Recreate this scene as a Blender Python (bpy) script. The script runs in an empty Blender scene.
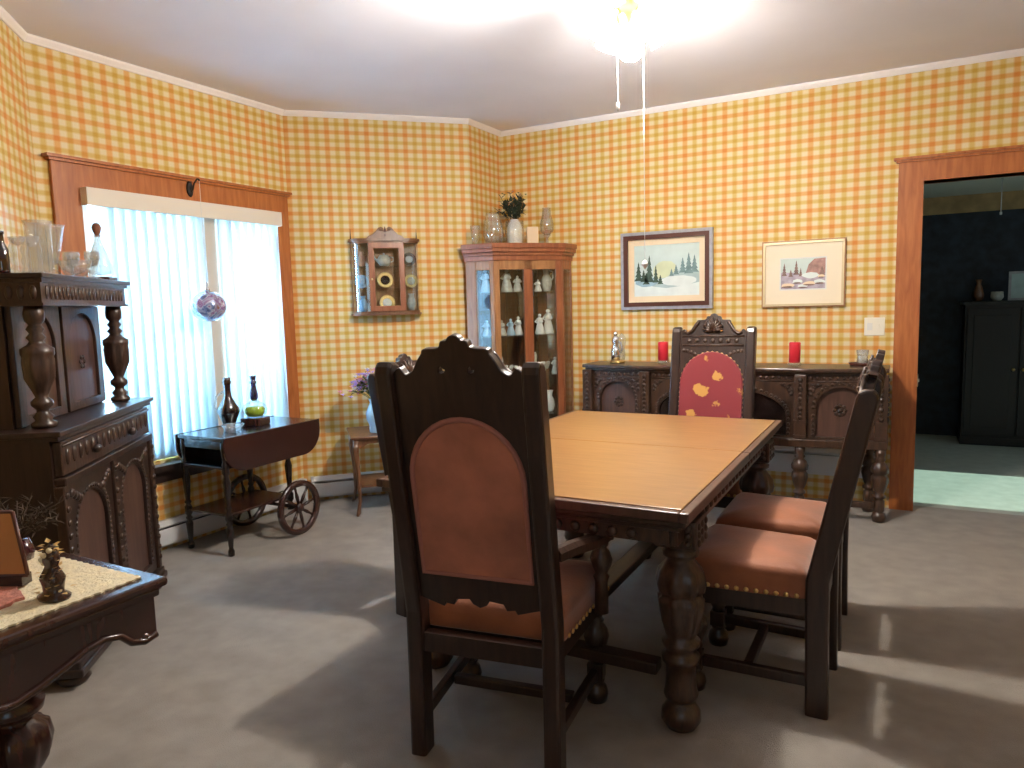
import bpy, bmesh, math, random
from mathutils import Matrix, Vector
random.seed(7)
PI = math.pi
S = bpy.context.scene
C = S.collection

# ------------------------------------------------------------------ camera
cam_d = bpy.data.cameras.new('camera')
cam_d.sensor_width = 36.0
cam_d.lens = 723.07 / 1024 * 36
cam_d.clip_start = 0.02
cam = bpy.data.objects.new('camera', cam_d)
C.objects.link(cam)
_R = Vector((0.87894574, 0.47615976, -0.02694932))
_U = Vector((-0.02770469, 0.1073883, 0.99383107))
_F = Vector((-0.4761164, 0.87277697, -0.10758035))
mw = Matrix((_R, _U, -_F)).transposed().to_4x4()
mw.translation = (0, 0, 1.3424)
cam.matrix_world = mw
S.camera = cam

# ------------------------------------------------------------------ world, lights, exposure
w = bpy.data.worlds.new('sky')
S.world = w
w.use_nodes = True
bg = w.node_tree.nodes['Background']
bg.inputs[0].default_value = (0.62, 0.84, 1.0, 1)
bg.inputs[1].default_value = 2.0


def area(name, loc, rot, sx, sy, power, col, spread=180):
    d = bpy.data.lights.new(name, 'AREA')
    d.shape = 'RECTANGLE'
    d.size, d.size_y = sx, sy
    d.energy = power
    d.color = col
    d.spread = math.radians(spread)
    o = bpy.data.objects.new(name, d)
    o.location = loc
    o.rotation_euler = rot
    C.objects.link(o)
    return o


# daylight outside the bay window, and the sun in the hall beyond the doorway
area('window_daylight', (-4.5, 2.91, 1.5), (0, -PI / 2, 0), 2.2, 2.0, 760, (0.42, 0.68, 1.0))
area('rear_fill', (0.75, -2.05, 1.5), (-PI / 2, 0, 0), 1.5, 1.3, 130, (1.0, 0.88, 0.8))  # added fill from behind the camera, brightens the nearest chair back
sd = bpy.data.lights.new('sun', 'SUN')
sd.energy = 5.0
sd.angle = math.radians(0.6)
sd.color = (0.72, 1.0, 0.86)
so = bpy.data.objects.new('sun', sd)
so.rotation_euler = (0, math.radians(50), 0)      # shines from +x downwards into the hall
C.objects.link(so)
LAMP_STRENGTH = 1400.0
LAMP_COLOR = (1.0, 0.915, 0.80)

S.view_settings.view_transform = 'Standard'
S.view_settings.look = 'None'
S.view_settings.exposure = 0.0
S.view_settings.gamma = 1.0
S.view_settings.use_curve_mapping = False

# ------------------------------------------------------------------ materials
MATS = {}


def srgb(r, g, b):
    f = lambda c: (c / 255 / 12.92) if c / 255 <= 0.04045 else ((c / 255 + 0.055) / 1.055) ** 2.4
    return (f(r), f(g), f(b), 1)


def newmat(name):
    m = bpy.data.materials.new(name)
    m.use_nodes = True
    nt = m.node_tree
    MATS[name] = m
    return m, nt, nt.nodes['Principled BSDF'], nt.nodes['Material Output']


def plain(name, col, rough=0.5, metal=0.0, noise=0.0, scale=20, bump=0.0, bscale=80, coat=0.0, sheen=0.0, spec=0.5):
    m, nt, b, out = newmat(name)
    b.inputs['Roughness'].default_value = rough
    b.inputs['Metallic'].default_value = metal
    b.inputs['Coat Weight'].default_value = coat
    b.inputs['Sheen Weight'].default_value = sheen
    b.inputs['Specular IOR Level'].default_value = spec
    b.inputs['Base Color'].default_value = col
    tc = nt.nodes.new('ShaderNodeTexCoord')
    if noise:
        n = nt.nodes.new('ShaderNodeTexNoise')
        n.inputs['Scale'].default_value = scale
        n.inputs['Detail'].default_value = 4
        nt.links.new(tc.outputs['Object'], n.inputs['Vector'])
        r = nt.nodes.new('ShaderNodeValToRGB')
        r.color_ramp.elements[0].position = 0.3
        r.color_ramp.elements[1].position = 0.7
        lo = [max(0, c * (1 - noise)) for c in col[:3]] + [1]
        hi = [min(1, c * (1 + noise)) for c in col[:3]] + [1]
        r.color_ramp.elements[0].color = lo
        r.color_ramp.elements[1].color = hi
        nt.links.new(n.outputs['Fac'], r.inputs[0])
        nt.links.new(r.outputs[0], b.inputs['Base Color'])
    if bump:
        n2 = nt.nodes.new('ShaderNodeTexNoise')
        n2.inputs['Scale'].default_value = bscale
        n2.inputs['Detail'].default_value = 3
        nt.links.new(tc.outputs['Object'], n2.inputs['Vector'])
        bp = nt.nodes.new('ShaderNodeBump')
        bp.inputs['Strength'].default_value = bump
        bp.inputs['Distance'].default_value = 0.01
        nt.links.new(n2.outputs['Fac'], bp.inputs['Height'])
        nt.links.new(bp.outputs[0], b.inputs['Normal'])
    return m


def wood(name, c1, c2, rough=0.35, sc=(14, 14, 1.6), coat=0.15, bump=0.08):
    m, nt, b, out = newmat(name)
    tc = nt.nodes.new('ShaderNodeTexCoord')
    mp = nt.nodes.new('ShaderNodeMapping')
    mp.inputs['Scale'].default_value = sc
    nt.links.new(tc.outputs['Object'], mp.inputs['Vector'])
    n = nt.nodes.new('ShaderNodeTexNoise')
    n.inputs['Scale'].default_value = 3.0
    n.inputs['Detail'].default_value = 6
    n.inputs['Distortion'].default_value = 0.6
    nt.links.new(mp.outputs[0], n.inputs['Vector'])
    r = nt.nodes.new('ShaderNodeValToRGB')
    r.color_ramp.elements[0].position = 0.32
    r.color_ramp.elements[1].position = 0.68
    r.color_ramp.elements[0].color = c1
    r.color_ramp.elements[1].color = c2
    nt.links.new(n.outputs['Fac'], r.inputs[0])
    nt.links.new(r.outputs[0], b.inputs['Base Color'])
    b.inputs['Roughness'].default_value = rough
    b.inputs['Coat Weight'].default_value = coat
    b.inputs['Coat Roughness'].default_value = 0.25
    bp = nt.nodes.new('ShaderNodeBump')
    bp.inputs['Strength'].default_value = bump
    bp.inputs['Distance'].default_value = 0.004
    nt.links.new(n.outputs['Fac'], bp.inputs['Height'])
    nt.links.new(bp.outputs[0], b.inputs['Normal'])
    return m


def glass(name, tint=(0.96, 0.98, 0.97, 1), fres=1.45, rough=0.03, gain=1.0, haze=0.0):
    m, nt, b, out = newmat(name)
    nt.nodes.remove(b)
    t = nt.nodes.new('ShaderNodeBsdfTransparent')
    t.inputs[0].default_value = tint
    g = nt.nodes.new('ShaderNodeBsdfGlossy')
    g.inputs['Roughness'].default_value = rough
    f = nt.nodes.new('ShaderNodeLayerWeight')
    f.inputs['Blend'].default_value = 0.5
    pw = nt.nodes.new('ShaderNodeMath')
    pw.operation = 'POWER'
    pw.inputs[1].default_value = 3.2
    nt.links.new(f.outputs['Facing'], pw.inputs[0])
    ad = nt.nodes.new('ShaderNodeMath')
    ad.operation = 'MULTIPLY_ADD'
    ad.inputs[1].default_value = 0.45 * (fres - 0.45)
    ad.inputs[2].default_value = 0.09
    nt.links.new(pw.outputs[0], ad.inputs[0])
    mu = nt.nodes.new('ShaderNodeMath')
    mu.operation = 'MULTIPLY'
    mu.inputs[1].default_value = gain
    mu.use_clamp = True
    nt.links.new(ad.outputs[0], mu.inputs[0])
    mx = nt.nodes.new('ShaderNodeMixShader')
    nt.links.new(mu.outputs[0], mx.inputs[0])
    nt.links.new(t.outputs[0], mx.inputs[1])
    nt.links.new(g.outputs[0], mx.inputs[2])
    last = mx
    if haze:                      # white diffuse mixed in to stand for sparkle on the glass
        df = nt.nodes.new('ShaderNodeBsdfDiffuse')
        df.inputs[0].default_value = (0.9, 0.92, 0.92, 1)
        m2 = nt.nodes.new('ShaderNodeMixShader')
        m2.inputs[0].default_value = haze
        nt.links.new(mx.outputs[0], m2.inputs[1])
        nt.links.new(df.outputs[0], m2.inputs[2])
        last = m2
    nt.links.new(last.outputs[0], out.inputs[0])
    return m


def emit(name, col, strength):
    m, nt, b, out = newmat(name)
    nt.nodes.remove(b)
    e = nt.nodes.new('ShaderNodeEmission')
    e.inputs[0].default_value = (*col, 1)
    e.inputs[1].default_value = strength
    nt.links.new(e.outputs[0], out.inputs[0])
    return m


def gingham(name, period=0.134):
    m, nt, b, out = newmat(name)
    b.inputs['Roughness'].default_value = 0.55
    b.inputs['Specular IOR Level'].default_value = 0.25
    uv = nt.nodes.new('ShaderNodeUVMap')
    uv.uv_map = 'UVMap'
    sep = nt.nodes.new('ShaderNodeSeparateXYZ')
    nt.links.new(uv.outputs[0], sep.inputs[0])

    def math_(op, a, v=None, v2=None):
        n = nt.nodes.new('ShaderNodeMath')
        n.operation = op
        nt.links.new(a, n.inputs[0])
        if v is not None:
            n.inputs[1].default_value = v
        if v2 is not None:
            n.inputs[2].default_value = v2
        return n.outputs[0]

    def ramp(fr):
        r = nt.nodes.new('ShaderNodeValToRGB')
        cr = r.color_ramp
        cream = (1, 1, 1, 1)
        orange = (0.96, 0.625, 0.345, 1)
        green = (0.88, 0.735, 0.38, 1)
        pts = [(0.0, cream), (0.10, cream), (0.18, orange), (0.34, orange), (0.42, cream), (0.60, cream),
               (0.69, green), (0.82, green), (0.91, cream), (1.0, cream)]
        cr.elements[0].position, cr.elements[0].color = pts[0]
        cr.elements[1].position, cr.elements[1].color = pts[-1]
        for p, c in pts[1:-1]:
            e = cr.elements.new(p)
            e.color = c
        nt.links.new(fr, r.inputs[0])
        return r.outputs[0]
    fx = math_('FRACT', math_('MULTIPLY', sep.outputs[0], 1 / period))
    fy = math_('FRACT', math_('MULTIPLY', sep.outputs[1], 1 / (period * 0.82)))
    rx, ry = ramp(fx), ramp(fy)
    mx = nt.nodes.new('ShaderNodeMix')
    mx.data_type = 'RGBA'
    mx.blend_type = 'MULTIPLY'
    mx.inputs[0].default_value = 1.0
    nt.links.new(rx, mx.inputs[6])
    nt.links.new(ry, mx.inputs[7])
    m2 = nt.nodes.new('ShaderNodeMix')
    m2.data_type = 'RGBA'
    m2.blend_type = 'MULTIPLY'
    m2.inputs[0].default_value = 1.0
    m2.inputs[6].default_value = (0.70, 0.60, 0.37, 1)
    nt.links.new(mx.outputs[2], m2.inputs[7])
    n = nt.nodes.new('ShaderNodeTexNoise')
    n.inputs['Scale'].default_value = 180
    nt.links.new(uv.outputs[0], n.inputs['Vector'])
    m3 = nt.nodes.new('ShaderNodeMix')
    m3.data_type = 'RGBA'
    m3.blend_type = 'OVERLAY'
    m3.inputs[0].default_value = 0.12
    nt.links.new(m2.outputs[2], m3.inputs[6])
    nt.links.new(n.outputs['Fac'], m3.inputs[7])
    nt.links.new(m3.outputs[2], b.inputs['Base Color'])
    return m


gingham('wallpaper')
plain('ceiling_daylit_paint', (0.83, 0.84, 0.93, 1), 0.8, noise=0.03, scale=2, bump=0.05, bscale=150)  # blue tint in the colour stands in for window daylight
plain('crown_paint', (0.84, 0.80, 0.78, 1), 0.5)
plain('carpet', (0.285, 0.258, 0.232, 1), 0.95, noise=0.12, scale=9, bump=0.5, bscale=260, sheen=0.15, spec=0.1)
wood('casing_wood', (0.33, 0.095, 0.024, 1), (0.46, 0.155, 0.042, 1), 0.34)
wood('dark_oak', (0.014, 0.0065, 0.005, 1), (0.036, 0.017, 0.012, 1), 0.36, coat=0.25)
wood('carved_oak', (0.024, 0.012, 0.008, 1), (0.065, 0.032, 0.02, 1), 0.38, sc=(20, 20, 5), coat=0.25, bump=0.25)
wood('sideboard_oak', (0.03, 0.015, 0.009, 1), (0.075, 0.036, 0.02, 1), 0.36, sc=(10, 10, 3), coat=0.3)
wood('panel_oak', (0.06, 0.028, 0.02, 1), (0.10, 0.05, 0.036, 1), 0.4)
wood('black_wood', (0.009, 0.006, 0.006, 1), (0.02, 0.012, 0.01, 1), 0.22, coat=0.5)
wood('mahogany', (0.026, 0.0085, 0.0065, 1), (0.044, 0.014, 0.01, 1), 0.25, coat=0.4)
wood('cherry_wood', (0.21, 0.062, 0.026, 1), (0.32, 0.11, 0.045, 1), 0.32, coat=0.3)
wood('oak_wood', (0.27, 0.12, 0.045, 1), (0.40, 0.19, 0.075, 1), 0.35, coat=0.3)
wood('walnut', (0.12, 0.05, 0.022, 1), (0.2, 0.088, 0.04, 1), 0.35, coat=0.3)
wood('tabletop_wood', (0.27, 0.135, 0.046, 1), (0.34, 0.175, 0.062, 1), 0.3, sc=(2, 14, 14), coat=0.3, bump=0.03)
plain('back_velvet', (0.40, 0.15, 0.095, 1), 0.75, noise=0.35, scale=6, sheen=0.4, bump=0.1, bscale=120)
plain('back_gimp', (0.38, 0.16, 0.13, 1), 0.7, bump=0.3, bscale=200)
plain('seat_velvet', (0.27, 0.085, 0.03, 1), 0.65, noise=0.4, scale=5, sheen=0.5, bump=0.1, bscale=120)
plain('brass', (0.72, 0.5, 0.2, 1), 0.3, metal=1.0)
plain('gold_paint', (0.7, 0.5, 0.2, 1), 0.4, metal=0.6)
plain('pale_gilt', (0.62, 0.5, 0.3, 1), 0.4, metal=0.3)
plain('hall_black', (0.006, 0.006, 0.007, 1), 0.5)
plain('silver', (0.75, 0.75, 0.74, 1), 0.15, metal=1.0)
plain('iron', (0.04, 0.032, 0.028, 1), 0.5, metal=0.6)
plain('white_enamel', (0.68, 0.69, 0.7, 1), 0.4)
plain('heater_slot', (0.03, 0.03, 0.03, 1), 0.6)
plain('valance_vinyl', (0.72, 0.66, 0.56, 1), 0.5)
plain('beige_paint', (0.55, 0.47, 0.37, 1), 0.5)
plain('red_wax', (0.72, 0.03, 0.05, 1), 0.4)
plain('porcelain', (0.78, 0.78, 0.74, 1), 0.25, coat=0.4)
plain('grey_porcelain', (0.5, 0.5, 0.45, 1), 0.35, noise=0.2, scale=40)
plain('blue_porcelain', (0.35, 0.55, 0.72, 1), 0.25, coat=0.3)
plain('cream_card', (0.66, 0.5, 0.32, 1), 0.6)
plain('tan_board', (0.46, 0.21, 0.075, 1), 0.6, noise=0.1, scale=8)
plain('mat_board', (0.8, 0.63, 0.42, 1), 0.7)
plain('mat_board_light', (0.82, 0.72, 0.55, 1), 0.7)
plain('frame_grey', (0.33, 0.33, 0.36, 1), 0.4, noise=0.15, scale=30)
plain('frame_brown', (0.085, 0.025, 0.015, 1), 0.35)
plain('leaf_green', (0.06, 0.1, 0.03, 1), 0.6, noise=0.4, scale=30)
plain('leaf_dark', (0.035, 0.05, 0.03, 1), 0.6, noise=0.4, scale=30)
plain('petal_lilac', (0.5, 0.35, 0.75, 1), 0.6)
plain('petal_pink', (0.8, 0.32, 0.42, 1), 0.6)
plain('petal_white', (0.82, 0.8, 0.86, 1), 0.6)
plain('petal_dusty', (0.48, 0.26, 0.2, 1), 0.7)
plain('dry_plume', (0.06, 0.042, 0.03, 1), 0.9, noise=0.4, scale=30)
plain('lace', (0.82, 0.73, 0.5, 1), 0.85, noise=0.12, scale=45, bump=0.6, bscale=120)
plain('pink_lace', (0.5, 0.2, 0.15, 1), 0.8, noise=0.4, scale=60, bump=0.5, bscale=120)
plain('dark_ceramic', (0.05, 0.012, 0.016, 1), 0.15, coat=0.6)
plain('switch_plate', (0.82, 0.78, 0.66, 1), 0.35)
plain('cork', (0.2, 0.08, 0.045, 1), 0.8)
plain('hall_wall', (0.013, 0.02, 0.034, 1), 0.6, noise=0.5, scale=14)
plain('hall_border', (0.42, 0.28, 0.13, 1), 0.7, noise=0.2, scale=10)
plain('hall_ceiling', (0.75, 0.76, 0.66, 1), 0.8)
plain('hall_carpet', (0.42, 0.45, 0.4, 1), 0.95, noise=0.08, scale=12, bump=0.4, bscale=260)
plain('plate_black', (0.03, 0.02, 0.02, 1), 0.2, coat=0.4)
plain('mirror_back', (0.32, 0.22, 0.14, 1), 0.08, metal=0.75)
glass('clear_glass', tint=(0.97, 0.98, 0.97, 1), gain=1.4, haze=0.03)
glass('crystal', tint=(0.95, 0.955, 0.94, 1), fres=1.5, gain=1.5, rough=0.06, haze=0.10)
glass('window_glass', gain=0.8)
glass('green_glass', tint=(0.5, 0.75, 0.35, 1), fres=1.5, gain=2.0)
glass('brown_glass', tint=(0.16, 0.05, 0.05, 1), fres=1.5, gain=1.8)
glass('purple_glass', tint=(0.13, 0.08, 0.16, 1), fres=1.5, gain=1.8)
glass('curved_glass', tint=(0.75, 0.86, 0.93, 1), fres=1.7, gain=2.5)
emit('lamp_glass', LAMP_COLOR, LAMP_STRENGTH / 13)
emit('bulb_glass', LAMP_COLOR, LAMP_STRENGTH)
plain('green_liquid', (0.36, 0.52, 0.02, 1), 0.3)


def make_slat():
    m, nt, b, out = newmat('slat_vinyl')
    b.inputs['Base Color'].default_value = (0.8, 0.86, 0.88, 1)
    b.inputs['Roughness'].default_value = 0.5
    t = nt.nodes.new('ShaderNodeBsdfTranslucent')
    t.inputs[0].default_value = (0.78, 0.9, 0.95, 1)
    mx = nt.nodes.new('ShaderNodeMixShader')
    mx.inputs[0].default_value = 0.45
    nt.links.new(b.outputs[0], mx.inputs[1])
    nt.links.new(t.outputs[0], mx.inputs[2])
    nt.links.new(mx.outputs[0], out.inputs[0])


make_slat()


def make_floral():
    m, nt, b, out = newmat('red_floral')
    b.inputs['Roughness'].default_value = 0.7
    b.inputs['Sheen Weight'].default_value = 0.3
    tc = nt.nodes.new('ShaderNodeTexCoord')
    v = nt.nodes.new('ShaderNodeTexVoronoi')
    v.inputs['Scale'].default_value = 9.5
    nt.links.new(tc.outputs['Object'], v.inputs['Vector'])
    n = nt.nodes.new('ShaderNodeTexNoise')
    n.inputs['Scale'].default_value = 34
    nt.links.new(tc.outputs['Object'], n.inputs['Vector'])
    a = nt.nodes.new('ShaderNodeMath')
    a.operation = 'MULTIPLY_ADD'
    a.inputs[1].default_value = 0.55
    nt.links.new(n.outputs['Fac'], a.inputs[0])
    nt.links.new(v.outputs['Distance'], a.inputs[2])
    r = nt.nodes.new('ShaderNodeValToRGB')
    cr = r.color_ramp
    cr.elements[0].position, cr.elements[0].color = 0.51, (0.5, 0.25, 0.05, 1)
    cr.elements[1].position, cr.elements[1].color = 0.56, (0.20, 0.012, 0.018, 1)
    nt.links.new(a.outputs[0], r.inputs[0])
    nt.links.new(r.outputs[0], b.inputs['Base Color'])


make_floral()


def make_ball():
    m, nt, b, out = newmat('iridescent_glass')
    tc = nt.nodes.new('ShaderNodeTexCoord')
    n = nt.nodes.new('ShaderNodeTexNoise')
    n.inputs['Scale'].default_value = 14
    n.inputs['Distortion'].default_value = 1.5
    nt.links.new(tc.outputs['Object'], n.inputs['Vector'])
    r = nt.nodes.new('ShaderNodeValToRGB')
    cr = r.color_ramp
    cols = [(0.28, (0.04, 0.04, 0.12, 1)), (0.4, (0.2, 0.28, 0.5, 1)), (0.48, (0.75, 0.78, 0.85, 1)),
            (0.55, (0.35, 0.1, 0.32, 1)), (0.62, (0.55, 0.6, 0.75, 1)), (0.72, (0.45, 0.16, 0.12, 1))]
    cr.elements[0].position, cr.elements[0].color = cols[0]
    cr.elements[1].position, cr.elements[1].color = cols[-1]
    for p, c in cols[1:-1]:
        e = cr.elements.new(p)
        e.color = c
    nt.links.new(n.outputs['Fac'], r.inputs[0])
    nt.links.new(r.outputs[0], b.inputs['Base Color'])
    b.inputs['Roughness'].default_value = 0.08
    b.inputs['Metallic'].default_value = 0.3
    b.inputs['Transmission Weight'].default_value = 0.35
    b.inputs['Coat Weight'].default_value = 1.0


make_ball()


# ------------------------------------------------------------------ geometry helpers
def axes(ex, ey, ez, o=(0, 0, 0)):
    m = Matrix((Vector(ex), Vector(ey), Vector(ez))).transposed().to_4x4()
    m.translation = o
    return m


XZ = axes((1, 0, 0), (0, 0, 1), (0, -1, 0))       # polygon (a,b) -> (x,z), thickness along y
YZ = axes((0, 1, 0), (0, 0, 1), (1, 0, 0))        # polygon (a,b) -> (y,z), thickness along x


def T(x, y, z):
    return Matrix.Translation((x, y, z))


def RZ(a):
    return Matrix.Rotation(a, 4, 'Z')


class MB:
    def __init__(self):
        self.bm = bmesh.new()
        self.mi = 0

    def _faces(self, verts, faces, M=None, smooth=False):
        vs = []
        for v in verts:
            v = Vector(v)
            vs.append(self.bm.verts.new(M @ v if M is not None else v))
        for f in faces:
            try:
                fc = self.bm.faces.new([vs[i] for i in f])
                fc.smooth = smooth
                fc.material_index = self.mi
            except ValueError:
                pass
        return self

    def box(self, c, s, M=None, bev=0.0, taper=1.0):
        x, y, z = s[0] / 2, s[1] / 2, s[2] / 2
        if bev > 0:
            bm2 = bmesh.new()
            bmesh.ops.create_cube(bm2, size=1)
            for v in bm2.verts:
                k = taper if v.co.z < 0 else 1
                v.co = Vector((v.co.x * s[0] * k, v.co.y * s[1] * k, v.co.z * s[2]))
            bmesh.ops.bevel(bm2, geom=bm2.edges[:], offset=bev, segments=2, affect='EDGES', profile=0.5)
            self.merge(bm2, (M if M is not None else Matrix()) @ T(*c))
            return self
        vs = [(-x * taper, -y * taper, -z), (x * taper, -y * taper, -z), (x * taper, y * taper, -z), (-x * taper, y * taper, -z),
              (-x, -y, z), (x, -y, z), (x, y, z), (-x, y, z)]
        vs = [(c[0] + a, c[1] + b, c[2] + d) for a, b, d in vs]
        return self._faces(vs, [(3, 2, 1, 0), (4, 5, 6, 7), (0, 1, 5, 4), (1, 2, 6, 5), (2, 3, 7, 6), (3, 0, 4, 7)], M)

    def b2(self, x0, x1, y0, y1, z0, z1, M=None, bev=0.0):
        return self.box(((x0 + x1) / 2, (y0 + y1) / 2, (z0 + z1) / 2), (abs(x1 - x0), abs(y1 - y0), abs(z1 - z0)), M, bev)

    def merge(self, bm2, M=None, smooth=None):
        mp = {}
        for v in bm2.verts:
            mp[v] = self.bm.verts.new(M @ v.co if M is not None else v.co)
        for f in bm2.faces:
            try:
                nf = self.bm.faces.new([mp[v] for v in f.verts])
                nf.smooth = f.smooth if smooth is None else smooth
                nf.material_index = self.mi
            except ValueError:
                pass
        bm2.free()
        return self

    def lathe(self, prof, c=(0, 0, 0), seg=20, M=None, flute=0, depth=0.0, fz=None, smooth=True, sx=1.0, sy=1.0):
        """prof: list of (r, z); flute: number of gadroons between heights fz"""
        vs, fs = [], []
        n = len(prof)
        for r, z in prof:
            for k in range(seg):
                a = 2 * PI * k / seg
                rr = r
                if flute and fz and fz[0] <= z <= fz[1]:
                    rr = r * (1 + depth * math.cos(flute * a))
                vs.append((c[0] + rr * math.cos(a) * sx, c[1] + rr * math.sin(a) * sy, c[2] + z))
        for i in range(n - 1):
            for k in range(seg):
                k2 = (k + 1) % seg
                fs.append((i * seg + k, i * seg + k2, (i + 1) * seg + k2, (i + 1) * seg + k))
        fs.append(tuple(reversed(range(seg))))
        fs.append(tuple((n - 1) * seg + k for k in range(seg)))
        return self._faces(vs, fs, M, smooth)

    def sphere(self, c, r, M=None, seg=12, sc=(1, 1, 1)):
        bm2 = bmesh.new()
        bmesh.ops.create_uvsphere(bm2, u_segments=seg, v_segments=max(6, seg * 2 // 3), radius=r)
        for f in bm2.faces:
            f.smooth = True
        m = T(*c) @ Matrix.Diagonal((*sc, 1))
        return self.merge(bm2, M @ m if M is not None else m)

    def dome(self, c, r, n, M=None, h=0.6):
        """low stud pointing along n"""
        z = Vector(n).normalized()
        x = z.orthogonal().normalized()
        y = z.cross(x)
        m = axes(x, y, z, c)
        m = M @ m if M is not None else m
        return self.lathe([(r, 0), (r * .85, r * h * .55), (r * .5, r * h * .9), (r * .1, r * h)], seg=8, M=m)

    def cyl(self, p0, p1, r0, r1=None, seg=12, M=None, smooth=True):
        r1 = r0 if r1 is None else r1
        z = (Vector(p1) - Vector(p0))
        L = z.length
        z.normalize()
        x = z.orthogonal().normalized()
        m = axes(x, z.cross(x), z, p0)
        if M is not None:
            m = M @ m
        return self.lathe([(r0, 0), (r1, L)], seg=seg, M=m, smooth=smooth)

    def tube(self, pts, r, seg=8, M=None, closed=False):
        """r: number or list"""
        P = [Vector(p) for p in pts]
        n = len(P)
        rs = r if isinstance(r, (list, tuple)) else [r] * n
        vs, fs = [], []
        up = None
        for i in range(n):
            if closed:
                t = (P[(i + 1) % n] - P[i - 1]).normalized()
            else:
                t = (P[min(i + 1, n - 1)] - P[max(i - 1, 0)]).normalized()
            if up is None:
                up = t.orthogonal().normalized()
            x = (up - t * up.dot(t))
            x = x.normalized() if x.length > 1e-6 else t.orthogonal().normalized()
            up = x
            y = t.cross(x)
            for k in range(seg):
                a = 2 * PI * k / seg
                vs.append(P[i] + (x * math.cos(a) + y * math.sin(a)) * rs[i])
        m = n if closed else n - 1
        for i in range(m):
            j = (i + 1) % n
            for k in range(seg):
                k2 = (k + 1) % seg
                fs.append((i * seg + k, i * seg + k2, j * seg + k2, j * seg + k))
        if not closed:
            fs.append(tuple(reversed(range(seg))))
            fs.append(tuple((n - 1) * seg + k for k in range(seg)))
        return self._faces(vs, fs, M, True)

    def prism(self, poly, t, M=None, holes=(), bev=0.0):
        """2-D outline (with holes) extruded to thickness t about its plane"""
        cu = bpy.data.curves.new('outline', 'CURVE')
        cu.dimensions = '2D'
        cu.fill_mode = 'BOTH'
        cu.extrude = max(0.0005, t / 2 - bev)
        cu.bevel_depth = bev
        cu.bevel_resolution = 1
        for pl in [poly] + list(holes):
            sp = cu.splines.new('POLY')
            sp.points.add(len(pl) - 1)
            for p, q in zip(sp.points, pl):
                p.co = (q[0], q[1], 0, 1)
            sp.use_cyclic_u = True
        ob = bpy.data.objects.new('outline', cu)
        me = bpy.data.meshes.new_from_object(ob)
        bm2 = bmesh.new()
        bm2.from_mesh(me)
        bmesh.ops.remove_doubles(bm2, verts=bm2.verts, dist=1e-5)
        for f in bm2.faces:
            f.smooth = False
        self.merge(bm2, M)
        bpy.data.objects.remove(ob)
        bpy.data.curves.remove(cu)
        bpy.data.meshes.remove(me)
        return self

    def build(self, name, mat, parent=None, label=None, wn=False):
        bmesh.ops.recalc_face_normals(self.bm, faces=self.bm.faces)
        me = bpy.data.meshes.new(name)
        self.bm.to_mesh(me)
        self.bm.free()
        for mm in (mat if isinstance(mat, (list, tuple)) else [mat]):
            me.materials.append(MATS[mm])
        o = bpy.data.objects.new(name, me)
        C.objects.link(o)
        if parent is not None:
            o.parent = parent
        if label:
            o['label'] = label
        return o


def thing(name, label, cat, loc=(0, 0, 0), rotz=0.0, group=None):
    o = bpy.data.objects.new(name, None)
    o.empty_display_size = 0.1
    C.objects.link(o)
    o.location = loc
    o.rotation_euler = (0, 0, rotz)
    o['label'] = label
    o['category'] = cat
    if group:
        o['group'] = group
    return o


def tag(o, label, cat, group=None):
    o['label'] = label
    o['category'] = cat
    if group:
        o['group'] = group
    return o


def struct(o):
    o['kind'] = 'structure'
    return o


def dup(o, loc=None, rotz=None, label=None, group=None):
    def rec(src, par):
        c = src.copy()
        C.objects.link(c)
        if par is not None:
            c.parent = par
        for ch in kids(src):
            rec(ch, c)
        return c
    everything = list(C.objects)
    kids = lambda q: [e for e in everything if e.parent is q]
    r = rec(o, None)
    if loc is not None:
        r.location = loc
    if rotz is not None:
        r.rotation_euler = (0, 0, rotz)
    if label:
        r['label'] = label
    if group:
        r['group'] = group
    return r


def arch(w, h, n=14, top=None, x0=0.0, z0=0.0):
    """round-headed outline, width w, total height h, starting at z0; top = rise of the curved head"""
    top = w / 2 if top is None else top
    pts = [(x0 - w / 2, z0), (x0 + w / 2, z0)]
    for k in range(n + 1):
        a = PI * k / n
        pts.append((x0 + w / 2 * math.cos(a), z0 + h - top + top * math.sin(a)))
    return pts


def mirror(half):
    """half outline for x>=0 from bottom/outer to centre -> full symmetric polygon"""
    return half + [(-x, z) for x, z in reversed(half) if abs(x) > 1e-6]


# ------------------------------------------------------------------ room shell
HC = 2.685
XA, YL, YC = -3.713, 2.06, 3.693
XD, YCD, YB = -2.814, 4.592, 5.073
XR, YF = 2.7, -1.7
YLm = YL - (XD - XA)


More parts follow.
